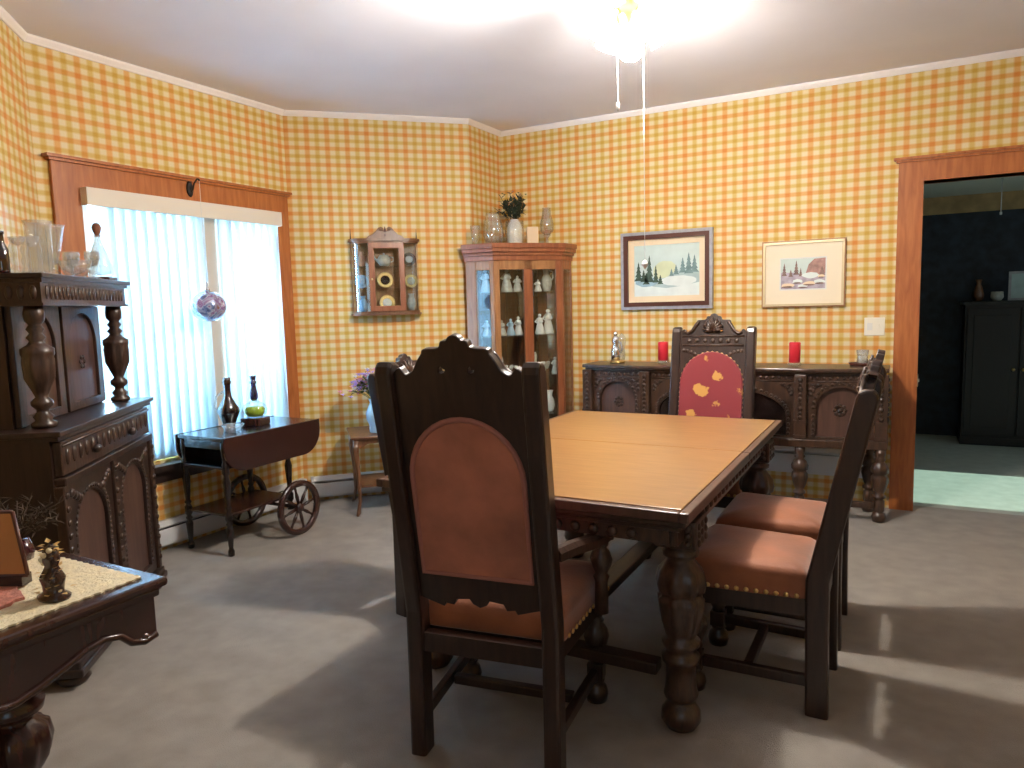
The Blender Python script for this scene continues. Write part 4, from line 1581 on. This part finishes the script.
plate_(W(-.008, -.055, .1885), 'black plate with gold rim on the middle shelf of the wall cabinet', .056, 'gold_paint', 'plate_black')
plate_(W(.0, -.055, .029), 'white plate with gold rim on the bottom of the wall cabinet', .056, 'gold_paint', 'porcelain')
plate_(W(.175, -.045, .1885), 'pale plate behind the right curved glass, middle shelf', .048, 'gold_paint', 'grey_porcelain')
plate_(W(.168, -.045, .3435), 'dark plate behind the right curved glass, top shelf', .046, 'plate_black', 'porcelain')
plate_(W(-.17, -.045, .1885), 'blue plate behind the left curved glass, middle shelf', .048, 'blue_porcelain', 'blue_porcelain')
t = thing('teapot', 'grey china teapot on the top shelf of the wall cabinet', 'teapot', W(-.01, -.06, .3435), PI / 4)
MB().lathe([(.0, 0), (.03, 0), (.045, .025), (.046, .05), (.03, .075), (.0, .078)], seg=20).build('body', 'grey_porcelain', t)
MB().sphere((0, 0, .083), .008).build('lid_knob', 'grey_porcelain', t)
MB().tube([(-.04, 0, .03), (-.062, 0, .05), (-.07, 0, .072)], [.009, .007, .005]).build('spout', 'grey_porcelain', t)
MB().tube([(.04, 0, .062), (.065, 0, .06), (.066, 0, .035), (.043, 0, .025)], .004).build('handle', 'grey_porcelain', t)
glassware('small_vase', 'small pink vase on the top shelf at the left of the wall cabinet', 'vase', W(-.165, -.05, .3435), [(.0, 0), (.018, 0), (.028, .03), (.02, .065), (.012, .08), (.018, .1), (.0, .1)], 'petal_dusty')
glassware('small_vase', 'small blue vase on the bottom at the left of the wall cabinet', 'vase', W(-.165, -.05, .0285), [(.0, 0), (.02, 0), (.034, .03), (.024, .075), (.014, .09), (.018, .11), (.0, .11)], 'blue_porcelain')
glassware('small_vase', 'small grey vase on the bottom at the right of the wall cabinet', 'vase', W(.172, -.05, .0285), [(.0, 0), (.02, 0), (.03, .04), (.026, .08), (.016, .1), (.02, .12), (.0, .12)], 'grey_porcelain')

# ------------------------------------------------------------------ hook and hanging glass ball
t = thing('wall_hook', 'iron swing hook screwed to the wooden head of the window', 'hook', (XA + .0225, 2.905, 2.07))
g = MB().lathe([(.0, 0), (.03, 0), (.032, .006), (.02, .012), (.0, .014)], seg=16, M=axes((0, 1, 0), (0, 0, 1), (1, 0, 0)), sx=.7, sy=1.5)
g.build('plate', 'iron', t)
MB().tube([(.012, 0, -.02), (.03, 0, -.005), (.075, -.025, .02), (.135, -.05, .036), (.158, -.058, .03), (.1635, -.06, .024)], .005).build('arm', 'iron', t)
bx, by, bz = XA + .186, 2.845, 1.385
t = thing('glass_ball', 'iridescent purple glass ball hanging in front of the blind', 'ornament', (bx, by, bz))
MB().sphere((0, 0, 0), .103, seg=32, sc=(.95, .98, .86)).build('globe', 'iridescent_glass', t)
MB().lathe([(.018, .09), (.018, .1), (.01, .108), (.008, .13), (.002, .14)], seg=14).build('cap', 'silver', t)
MB().cyl((0, 0, .138), (0, 0, 2.089 - bz), .0012, seg=6).build('string', 'porcelain', t)

# ------------------------------------------------------------------ tea cart
CX1, CY1 = -3.425, 3.0
ct = thing('tea_cart', 'dark drop-leaf tea cart with two big spoked wheels by the window', 'cart', (CX1, CY1, 0))
hwx = .185
MB().b2(-hwx, hwx, -.36, .36, .648, .668, bev=.005).build('top', 'black_wood', ct)


def leafpoly(n=10):
    pts = [(-.362, .0), (.362, .0)]
    for k in range(n + 1):
        a = PI / 2 * k / n
        pts.append((.362 - .14 * (1 - math.cos(a)), -.055 - .14 * math.sin(a)))
    for k in range(n + 1):
        a = PI / 2 * (1 - k / n)
        pts.append((-.362 + .14 * (1 - math.cos(a)), -.055 - .14 * math.sin(a)))
    return pts


for s in (-1, 1):
    MB().prism(leafpoly(), .016, T(s * (hwx + .011), 0, .666) @ YZ, bev=.004).build('drop_leaf', 'mahogany', ct)
g = MB()
for s in (-1, 1):
    g.b2(s * (hwx - .022), s * (hwx - .006), -.33, .15, .585, .648)
g.b2(-hwx + .022, hwx - .022, -.345, -.33, .60, .648)
g.build('apron', 'black_wood', ct)
MB().b2(-hwx + .01, hwx - .01, -.355, .30, .49, .506, bev=.003).build('middle_shelf', 'black_wood', ct)
sc_ = [(-hwx + .03, 0), (hwx - .03, 0), (hwx - .03, .05), (.1, .075), (.06, .06), (.03, .078), (0, .086), (-.03, .078), (-.06, .06), (-.1, .075), (-hwx + .03, .05)]
MB().prism(sc_, .012, T(0, -.20, .5065) @ XZ).build('gallery', 'black_wood', ct)
MB().b2(-hwx + .02, hwx - .02, -.34, .14, .222, .236, bev=.003).build('lower_shelf', 'mahogany', ct)
cl = [(.012, 0), (.017, .004), (.018, .03), (.012, .045), (.016, .09), (.02, .15), (.012, .17), (.019, .182), (.012, .195), (.021, .212), (.021, .246), (.012, .262), (.02, .275), (.013, .288), (.017, .34), (.022, .42), (.014, .455), (.021, .47), (.021, .52), (.013, .535), (.018, .56), (.021, .6), (.02, .648)]
for x in (-hwx + .018, hwx - .018):
    MB().lathe(cl, (x, -.335, 0), seg=16).build('leg', 'black_wood', ct)
cl2 = [(r, z) for r, z in cl if z >= .15]
for x in (-hwx + .018, hwx - .018):
    MB().lathe(cl2, (x, .12, 0), seg=16).build('leg', 'black_wood', ct)
MB().cyl((-hwx - .05, .12, .166), (hwx + .05, .12, .166), .011).build('axle', 'black_wood', ct)
for s in (-1, 1):
    wx = s * (hwx + .052) if s > 0 else -(hwx + .035)
    M = T(wx, .12, .166) @ axes((0, 1, 0), (0, 0, 1), (1, 0, 0))
    ring = [(.132, -.012), (.164, -.012), (.166, 0), (.164, .012), (.132, .012), (.13, 0)]
    vs, fs = [], []
    n = 40
    for k in range(n):
        a = 2 * PI * k / n
        vs += [(r * math.cos(a), r * math.sin(a), z) for r, z in ring]
    for k in range(n):
        for q in range(6):
            fs.append((k * 6 + q, ((k + 1) % n) * 6 + q, ((k + 1) % n) * 6 + (q + 1) % 6, k * 6 + (q + 1) % 6))
    wh = MB()._faces(vs, fs, M, True).build('wheel', 'mahogany', ct)
    MB().lathe([(.0, -.02), (.02, -.02), (.028, -.01), (.028, .01), (.02, .02), (.0, .02)], seg=18, M=M).build('hub', 'mahogany', wh)
    for k in range(8):
        a = 2 * PI * k / 8 + .2
        u = Vector((math.cos(a), math.sin(a), 0))
        MB().tube([u * .024, u * .07, u * .1, u * .134], [.008, .011, .007, .008], seg=8, M=M).build('spoke', 'mahogany', wh)

zt = .6685
t = thing('decanter', 'tall dark brown glass decanter on the tea cart', 'decanter', (CX1 - .065, 2.905, zt))
MB().lathe([(.0, 0), (.03, 0), (.032, .01), (.04, .04), (.062, .095), (.06, .12), (.04, .155), (.024, .185), (.019, .22), (.02, .255), (.026, .275), (.02, .285), (.022, .3), (.0, .3)], seg=24).build('body', 'brown_glass', t)
MB().lathe([(.0, .005), (.028, .012), (.036, .045), (.052, .09), (.05, .105), (.0, .106)], seg=20).build('drink', 'dark_ceramic', t)
MB().tube([(-.022, -.01, .22), (-.06, -.03, .19), (-.075, -.035, .13), (-.055, -.02, .085)], .006).build('handle', 'crystal', t)
t = thing('decanter', 'round green glass decanter with a dark neck on the tea cart', 'decanter', (CX1 - .01, 3.05, zt + .0485))
MB().lathe([(.0, 0), (.045, 0), (.065, .02), (.072, .045), (.062, .075), (.035, .092), (.02, .1), (.0, .1)], seg=24).build('body', 'clear_glass', t)
MB().lathe([(.0, .006), (.042, .006), (.055, .025), (.058, .045), (.05, .062), (.0, .063)], seg=20).build('drink', 'green_liquid', t)
MB().lathe([(.016, .101), (.024, .115), (.024, .14), (.016, .18), (.014, .2), (.02, .205), (.02, .215), (.014, .22), (.018, .24), (.02, .25), (.0, .252)], seg=18).build('neck', 'purple_glass', t)
t = MB().box((0, 0, .024), (.13, .12, .047), bev=.005).build('wooden_box', 'mahogany')
t.location, t.rotation_euler = (CX1 - .01, 3.05, zt), (0, 0, .3)
tag(t, 'low dark wooden box under the green decanter on the tea cart', 'box')
glassware('glass_dish', 'clear cut glass dish at the left of the brown decanter', 'dish', (CX1 + .07, 2.815, zt), [(.0, 0), (.035, 0), (.05, .02), (.062, .045), (.058, .045), (.046, .022), (.0, .008)], 'crystal')

# ------------------------------------------------------------------ small side table with flowers
sx, sy = -3.02, 3.74
st_ = thing('side_table', 'small brown side table with curved legs under the flower vase', 'table', (-3.06, 3.86, 0), PI / 4)
sw, sd2 = .27, .215
MB().prism([(-sw, -sd2), (sw, -sd2), (sw, sd2), (-sw, sd2)], .018, T(0, 0, .521), bev=.005).build('top', 'walnut', st_)
ap = [(-sw + .03, .512), (-sw + .03, .455), (-sw + .06, .458), (-sw + .1, .478), (0, .486), (sw - .1, .478), (sw - .06, .458), (sw - .03, .455), (sw - .03, .512)]
g = MB()
for s in (-1, 1):
    g.prism(ap, .014, T(0, s * (sd2 - .022), 0) @ XZ)
    g.prism([(x * sd2 / sw * 1.02, z) for x, z in ap], .014, T(s * (sw - .022), 0, 0) @ YZ)
g.build('apron', 'walnut', st_)
for a in (-1, 1):
    for b in (-1, 1):
        pts = [(a * (sw - .026), b * (sd2 - .026), .505), (a * (sw - .022), b * (sd2 - .022), .42), (a * (sw - .034), b * (sd2 - .034), .27), (a * (sw - .036), b * (sd2 - .036), .1), (a * (sw - .022), b * (sd2 - .022), .025), (a * (sw - .012), b * (sd2 - .012), .008)]
        MB().tube(pts, [.02, .021, .014, .011, .014, .008], seg=10).build('leg', 'walnut', st_)
MB().b2(-sw + .05, sw - .05, -sd2 + .045, sd2 - .045, .185, .198).build('lower_shelf', 'walnut', st_)
t = thing('flower_vase', 'pale blue vase of lilac, pink and white flowers beside the nearest armchair', 'vase', (-3.075, 3.745, .5305))
MB().lathe([(.0, 0), (.045, 0), (.05, .008), (.05, .05), (.066, .09), (.07, .13), (.05, .18), (.04, .2), (.05, .225), (.046, .225), (.036, .2), (.0, .19)], seg=24).build('vase', 'blue_porcelain', t)
bouquet(t, (0, 0, .2), .24, .22, 44, 'leaf_green', [('petal_lilac', 4), ('petal_pink', 3), ('petal_white', 3)], 11, 240, .026, .45)

# ------------------------------------------------------------------ court cupboard against the oblique bay wall
th = -math.radians(51.7)
cb = thing('court_cupboard', 'tall dark carved cupboard with turned posts left of the window', 'cupboard', (-3.186, 1.611, 0), th)
# local: +y faces the room, +x is its left end (towards the camera)
DB, W1, W2c = .365, .52, .445
MB().b2(-W1 + .03, W1 - .03, .02, DB - .05, .1, .93).build('lower_carcass', 'dark_oak', cb)
g = MB().b2(-W1, W1, .0, DB, .928, .948, bev=.004).b2(-W1 + .015, W1 - .015, .0, DB - .015, .912, .928)
g.build('ledge', 'dark_oak', cb)
g = MB().b2(-W1 + .01, W1 - .01, .0, DB - .01, .06, .10, bev=.006).b2(-W1 + .002, W1 - .002, 0, DB, .045, .075, bev=.006)
g.build('base_moulding', 'dark_oak', cb)
for a in (-1, 1):
    for b in (.06, DB - .06):
        MB().lathe([(.02, 0), (.045, .004), (.058, .022), (.045, .042), (.03, .046)], (a * (W1 - .07), b, 0), seg=18).build('bun_foot', 'dark_oak', cb)
yf = DB - .05
FR = axes((-1, 0, 0), (0, 0, 1), (0, 1, 0), (0, yf, 0))     # front plane seen from the room: +a to the right
dr_ = MB().b2(-W1 + .045, W1 - .045, yf, yf + .03, .78, .905, bev=.004).build('drawer', 'carved_oak', cb)
g = MB()
for i in range(16):
    x = -W1 + .09 + i * (2 * W1 - .18) / 15
    g.sphere((x, yf + .03, .845), .02, sc=(.8, .5, 1.6), seg=8)
g.tube([(-W1 + .05, yf + .032, .89), (W1 - .05, yf + .032, .89)], .006)
g.build('carved_frieze', 'carved_oak', dr_)
for s in (-1, 1):
    MB().sphere((s * .2, yf + .045, .83), .018).build('knob', 'dark_oak', dr_)
MB().b2(-W1 + .035, W1 - .035, yf, yf + .04, .745, .775, bev=.005).build('mid_rail', 'dark_oak', cb)
for k, cx_ in enumerate((-.235, .235)):
    dw_ = .42
    outer = [(-dw_ / 2, .11), (dw_ / 2, .11), (dw_ / 2, .74), (-dw_ / 2, .74)]
    M = T(cx_, 0, 0) @ FR
    d_ = MB().prism(outer, .024, M @ T(0, 0, .012), holes=[arch(.30, .53, 16, top=.14, z0=.15)], bev=.003).build('door', 'dark_oak', cb)
    MB().prism(arch(.297, .528, 16, top=.139, z0=.151), .01, M @ T(0, 0, .004)).build('door_panel', 'panel_oak', d_)
    g = MB()
    for x, z in arch_pts(.325, .542, .15, .15, .022):
        g.dome((x, z, .024), .009, (0, 0, 1), M)
    for s in (-1, 1):
        for q in range(4):
            g.sphere((s * (.175 - .022 * q), .705 - .012 * q, .026), .018, M, seg=8, sc=(1, 1, .5))
    g.build('arch_carving', 'carved_oak', d_)
for x in (-W1 + .045, 0, W1 - .045):
    g = MB().b2(x - .018, x + .018, yf, yf + .035, .105, .745, bev=.004)
    for q in range(12):
        g.dome((x, yf + .035, .16 + q * .05), .014, (0, 1, 0))
    g.build('stile', 'carved_oak', cb)
# upper stage, set back behind the turned posts
MB().b2(-W2c + .03, W2c - .03, .005, .17, .948, 1.40).build('upper_carcass', 'dark_oak', cb)
FU = axes((-1, 0, 0), (0, 0, 1), (0, 1, 0), (0, .17, 0))
for cx_ in (-.205, .205):
    M = T(cx_, 0, 0) @ FU
    d_ = MB().prism([(-.19, .955), (.19, .955), (.19, 1.395), (-.19, 1.395)], .022, M @ T(0, 0, .011), holes=[arch(.28, .38, 16, top=.13, z0=.985)], bev=.003).build('upper_door', 'carved_oak', cb)
    MB().prism(arch(.277, .378, 16, top=.129, z0=.986), .01, M @ T(0, 0, .004)).build('door_panel', 'panel_oak', d_)
    g = MB()
    for k in range(6):
        a = 2 * PI * k / 6
        g.sphere((.022 * math.cos(a), 1.15 + .022 * math.sin(a), .01), .011, M, seg=8, sc=(1, 1, .5))
    g.build('rosette', 'dark_oak', d_)
g = MB().b2(-W2c, W2c, .0, DB - .04, 1.485, 1.503, bev=.004).b2(-W2c + .015, W2c - .015, .0, DB - .05, 1.47, 1.485)
g.build('canopy_top', 'dark_oak', cb)
g = MB().b2(-W2c + .025, W2c - .025, .005, DB - .06, 1.392, 1.47)
for i in range(22):
    x = -W2c + .07 + i * (2 * W2c - .14) / 21
    g.sphere((x, DB - .06, 1.435), .017, sc=(.75, .4, 1.5), seg=8)
for i in range(7):
    g.sphere((W2c - .025, .04 + i * .04, 1.435), .017, sc=(.4, .75, 1.5), seg=8)
g.b2(-W2c + .015, W2c - .015, .0, DB - .052, 1.388, 1.398)
g.build('canopy_frieze', 'carved_oak', cb)
pp = [(.02, .949), (.04, .951), (.042, .965), (.026, .975), (.034, .99), (.02, 1.005), (.02, 1.015), (.036, 1.03), (.036, 1.045), (.02, 1.06), (.03, 1.085), (.05, 1.13), (.053, 1.19), (.05, 1.205), (.054, 1.215), (.054, 1.235), (.03, 1.25), (.022, 1.262), (.032, 1.275), (.02, 1.29), (.03, 1.305), (.02, 1.32), (.032, 1.335), (.034, 1.36), (.03, 1.388)]
for x in (-W2c + .06, W2c - .06):
    MB().lathe(pp, (x, DB - .105, 0), seg=32, flute=8, depth=.06, fz=(1.085, 1.205)).build('turned_post', 'carved_oak', cb)


def K(a, b, z=1.5035):
    """place on top of the cupboard: a along its width from the middle towards the window, b depth from the back"""
    c, s = math.cos(th), math.sin(th)
    x, y = -a, b
    return (-3.186 + x * c - y * s, 1.611 + x * s + y * c, z)


t = thing('decanter', 'clear ribbed glass decanter with brown stopper at the window end of the cupboard', 'decanter', K(.30, .25, 1.519), 0)
MB().lathe([(.0, 0), (.042, 0), (.05, .012), (.048, .05), (.035, .1), (.016, .15), (.012, .175), (.016, .185), (.014, .185), (.01, .172), (.03, .1), (.042, .05), (.042, .014), (.0, .008)], seg=32, flute=8, depth=.06, fz=(.01, .12)).build('body', 'crystal', t)
MB().lathe([(.0, .178), (.01, .178), (.011, .19), (.016, .2), (.02, .22), (.012, .236), (.0, .24)], seg=16).build('stopper', 'cork', t)
t = MB().box((0, 0, .0075), (.105, .105, .015), bev=.003).build('coaster', 'mahogany')
t.location, t.rotation_euler = K(.30, .25), (0, 0, th)
tag(t, 'dark square coaster under the ribbed decanter', 'coaster')
gob = [(.0, 0), (.028, 0), (.028, .004), (.006, .01), (.005, .045), (.02, .06), (.03, .085), (.03, .115), (.028, .115), (.028, .086), (.018, .062), (.0, .052)]
glassware('wine_glass', 'small stemmed glass at the front edge of the cupboard left of the ribbed decanter', 'glass', K(.125, .285), gob, 'crystal', 'crystal on the cupboard')
glassware('wine_glass', 'small stemmed glass between the flared crystal vase and the other two stemmed glasses', 'glass', K(.135, .2), gob, 'crystal', 'crystal on the cupboard')
glassware('wine_glass', 'small stemmed glass just behind the ribbed decanter on the cupboard', 'glass', K(.215, .165), gob, 'crystal', 'crystal on the cupboard')
glassware('crystal_vase', 'tall flared cut crystal vase on the middle of the cupboard', 'vase', K(.03, .155), [(.0, 0), (.05, 0), (.052, .01), (.03, .03), (.034, .06), (.045, .12), (.062, .2), (.066, .215), (.06, .215), (.04, .12), (.028, .06), (.0, .05)], 'crystal', 'crystal on the cupboard', 28)
glassware('crystal_bowl', 'wide cut crystal bowl in front of the tall vase on the cupboard', 'bowl', K(.01, .262), [(.0, 0), (.03, 0), (.05, .03), (.062, .07), (.06, .07), (.046, .032), (.0, .01)], 'crystal', 'crystal on the cupboard')
glassware('crystal_vase', 'straight cut crystal vase left of the flared one on the cupboard', 'vase', K(-.15, .2), [(.0, 0), (.042, 0), (.044, .02), (.044, .19), (.05, .21), (.046, .21), (.04, .19), (.04, .02), (.0, .015)], 'crystal', 'crystal on the cupboard', 28)
glassware('candle_glass', 'beaded clear candle glass toward the left of the cupboard', 'glass', K(-.265, .22), [(.0, 0), (.032, 0), (.036, .01), (.028, .03), (.036, .05), (.028, .07), (.036, .09), (.028, .11), (.034, .14), (.03, .14), (.024, .11), (.0, .1)], 'crystal', 'crystal on the cupboard')
glassware('candle_glass', 'beaded clear candle glass next to the brown bottle on the cupboard', 'glass', K(-.35, .215), [(.0, 0), (.028, 0), (.032, .01), (.024, .03), (.032, .05), (.024, .07), (.032, .09), (.024, .11), (.03, .13), (.026, .13), (.02, .11), (.0, .1)], 'crystal', 'crystal on the cupboard')
glassware('bottle', 'thin dark brown bottle at the left end of the cupboard top', 'bottle', K(-.405, .185), [(.0, 0), (.02, 0), (.022, .01), (.022, .08), (.012, .105), (.01, .135), (.013, .137), (.013, .146), (.0, .146)], 'brown_glass')

# ------------------------------------------------------------------ foreground table on the left
ft = thing('console_table', 'dark carved table with scalloped apron at the left front edge', 'table', (-1.9, .7, 0))
fx0, fx1, fy0, fy1 = -.45, .435, -.35, .322        # local extents
MB().b2(fx0, fx1, fy0, fy1, .728, .75, bev=.008).b2(fx0 + .014, fx1 - .014, fy0 + .014, fy1 - .014, .706, .728, bev=.006).build('top', 'mahogany', ft)


def scallop(L, lo, n=1):
    """apron outline along a length L: shallow at the ends, deep in the middle"""
    pts = [(-L / 2, .706), (-L / 2, .618), (-L / 2 + .03, .612), (-L / 2 + .06, .622), (-L / 2 + .085, .648), (-L / 2 + .12, .656), (-L / 2 + .16, .650), (-L / 2 + .2, .635), (-L / 2 + .25, .618), (-L / 2 + .3, .606)]
    return pts + [(-x, z) for x, z in reversed(pts)]


g = MB()
ly_ = fy1 - fy0 - .05
lx_ = fx1 - fx0 - .05
cxm, cym = (fx0 + fx1) / 2, (fy0 + fy1) / 2
for s in (-1, 1):
    g.prism(scallop(ly_, .6), .02, T(cxm + s * (lx_ / 2 - .01), cym, 0) @ YZ, bev=.003)
    g.prism(scallop(lx_ - .045, .6), .02, T(cxm, cym + s * (ly_ / 2 - .01), 0) @ XZ, bev=.003)
ap_ = g.build('apron', 'mahogany', ft)
g = MB()
for s in (-1, 1):
    g.tube([(cxm + s * (lx_ / 2 + .001), cym + y, z) for y, z in scallop(ly_, .6)[1:-1]], .008, seg=8)
    g.tube([(cxm + y, cym + s * (ly_ / 2 + .001), z) for y, z in scallop(lx_ - .045, .6)[1:-1]], .008, seg=8)
    for q in (-1, 1):
        g.sphere((cxm + s * (lx_ / 2 - .008), cym + q * (ly_ / 2 - .026), .616), .015)
g.build('beading', 'mahogany', ap_)
flp = [(.02, 0), (.05, .004), (.06, .03), (.048, .06), (.03, .07), (.045, .085), (.05, .11), (.034, .13), (.05, .15), (.06, .19), (.066, .23), (.06, .27), (.045, .3), (.034, .31), (.052, .325), (.064, .35), (.072, .385), (.066, .42), (.04, .44), (.036, .45), (.06, .462), (.064, .48), (.042, .492), (.06, .5), (.062, .52), (.045, .535), (.055, .56), (.055, .63), (.055, .706)]
for a, b in ((.15, .11), (-.24, .11), (.15, -.2), (-.24, -.2)):
    MB().lathe(flp, (a, b, 0), seg=60, flute=10, depth=.05, fz=(.335, .43)).build('leg', 'mahogany', ft)
g = MB()
for b in (.11, -.2):
    g.b2(-.19, .10, b - .03, b + .03, .085, .115, bev=.005)
g.build('stretcher', 'mahogany', ft)
t = MB()
pts = [(-2.32, .39), (-1.507, .39), (-1.507, .985), (-2.32, .985)]
n = 26
loop = []
for i in range(4):
    p, q = Vector(pts[i]), Vector(pts[(i + 1) % 4])
    d = (q - p).normalized()
    nn = Vector((d.y, -d.x))
    m = int((q - p).length / .012)
    for k in range(m):
        c = p.lerp(q, k / m)
        o = .0022 * math.sin(k * PI)if False else (.0022 if k % 2 else -.0022)
        loop.append((c.x + nn.x * o, c.y + nn.y * o))
t.prism(loop, .004, T(0, 0, .7525))
o = t.build('table_runner', 'lace')
tag(o, 'cream lace cloth covering the table at the left front edge', 'tablecloth')
o = MB().prism(blob(-1.715, .745, .115, .075, 30, .1, 4), .006, T(0, 0, .758)).build('doily', 'pink_lace')
tag(o, 'dusty pink crocheted doily lying on the cream lace cloth', 'doily')
zf = .7615
t = thing('picture_frame', 'tan backed picture frame leaning on the cream lace cloth', 'picture frame', (-1.757, .80, .8), math.radians(28))
MB().prism([(-.155, .0), (.082, .0), (.045, .135), (-.155, .135)], .008, Matrix.Rotation(math.radians(-10), 4, 'X') @ T(0, 0, -.018) @ XZ).build('backing', 'tan_board', t)
g = MB()
for a, b in (((-.155, 0), (.085, 0)), ((.085, 0), (.047, .139)), ((.047, .139), (-.155, .139))):
    g.tube([(a[0], 0, a[1]), (b[0], 0, b[1])], .0045, seg=6, M=Matrix.Rotation(math.radians(-10), 4, 'X') @ T(0, -.002, -.018))
g.build('edge', 'frame_brown', t)
MB().b2(-.15, .075, -.012, .02, -.0405, -.018).build('stand', 'plate_black', t)
t = thing('figurine', 'dark figurine trimmed with gilt leaves on the cream lace cloth', 'figurine', (-1.565, .825, .755))
MB().lathe([(.0, 0), (.034, 0), (.036, .006), (.022, .014), (.024, .03), (.028, .045), (.018, .062), (.014, .07), (.02, .085), (.017, .1), (.008, .112), (.0, .118)], seg=18, sx=1.1, sy=.8).build('body', 'mahogany', t)
g = MB()
r = random.Random(5)
for k in range(46):
    a, z = r.uniform(0, 2 * PI), r.uniform(.01, .118)
    rr = .033 - .22 * z
    leaf(g, (rr * math.cos(a), rr * math.sin(a), z), (math.cos(a), math.sin(a), r.uniform(-.2, .8)), .015, .006)
g.build('gilt_leaves', 'gold_paint', t)
g = MB()
for k in range(9):
    g.sphere((.02 * math.cos(k * .7), .016 * math.sin(k * .7), .02 + .011 * k), .006, seg=8)
g.build('beads', 'lace', t)
t = thing('dried_plumes', 'bunch of brown dried plumes behind the tan picture frame', 'plant', (-1.90, .93, .755))
MB().lathe([(.0, 0), (.03, 0), (.034, .02), (.024, .05), (.0, .05)], seg=16).build('pot', 'dark_ceramic', t)
g = MB()
r = random.Random(9)
for k in range(26):
    a = r.uniform(0, 2 * PI)
    sp = r.uniform(.03, .12)
    tip = Vector((sp * math.cos(a), sp * math.sin(a), r.uniform(.09, .16)))
    b0 = Vector((0, 0, .045))
    g.tube([b0, b0.lerp(tip, .6) + Vector((0, 0, .015)), tip], .0015, seg=4)
    for q in range(14):
        p = b0.lerp(tip, r.uniform(.4, 1))
        leaf(g, p, (r.uniform(-1, 1), r.uniform(-1, 1), r.uniform(-.2, .8)), .03, .003)
g.build('plumes', 'dry_plume', t)

# ------------------------------------------------------------------ hall furniture seen through the doorway
hb = thing('tall_cabinet', 'black tall cabinet in the dark hall beyond the doorway', 'cabinet', (.86, 7.72, 0))
MB().b2(-.40, .40, -.2, .2, .06, 1.24).build('carcass', 'hall_black', hb)
MB().b2(-.42, .42, -.22, .21, 1.24, 1.27, bev=.006).build('top', 'hall_black', hb)
MB().b2(-.41, .41, -.21, .2, .002, .07, bev=.005).build('plinth', 'hall_black', hb)
for s in (-1, 1):
    d_ = MB().b2(s * .008, s * .385, -.222, -.203, .1, 1.21, bev=.003).build('door', 'hall_black', hb)
    MB().b2(s * .06, s * .335, -.229, -.2225, .16, 1.15, bev=.003).build('door_panel', 'hall_black', d_)
    MB().sphere((s * .035, -.235, .68), .014).build('knob', 'brass', d_)
t = thing('picture_frame', 'pale framed card standing on the black hall cabinet', 'picture frame', (.86, 7.66, 1.271))
MB().prism([(-.08, 0), (.08, 0), (.08, .25), (-.08, .25)], .014, XZ, holes=[[(-.06, .02), (.06, .02), (.06, .23), (-.06, .23)]]).build('frame', 'frame_grey', t)
MB().b2(-.062, .062, 0, .004, .018, .232).build('card', 'art_mist', t)
glassware('vase', 'small brown vase at the left on the black hall cabinet', 'vase', (.56, 7.66, 1.271), [(.0, 0), (.03, 0), (.045, .05), (.03, .12), (.018, .15), (.026, .19), (.0, .19)], 'walnut')
glassware('vase', 'low grey bowl vase between brown vase and card on the black hall cabinet', 'vase', (.70, 7.66, 1.271), [(.0, 0), (.03, 0), (.05, .03), (.045, .08), (.0, .08)], 'grey_porcelain')
t = thing('light_pull', 'thin white pull cord hanging from the hall ceiling', 'pull cord', (.64, 7.0, 0))
MB().cyl((0, 0, 1.98), (0, 0, HZ - .001), .004, seg=6).build('cord', 'white_enamel', t)
MB().lathe([(.0, 1.955), (.008, 1.957), (.009, 1.975), (.003, 1.985)], seg=10).build('knob', 'white_enamel', t)
t = thing('outlet_plate', 'small white plate on the hall side of the doorway jamb', 'switch', (DX0 + .0005, YB + .07, .812))
MB().box((.003, 0, 0), (.005, .06, .075), bev=.002).build('plate', 'switch_plate', t)
MB().box((.008, 0, 0), (.008, .012, .022), bev=.002).build('toggle', 'porcelain', t)
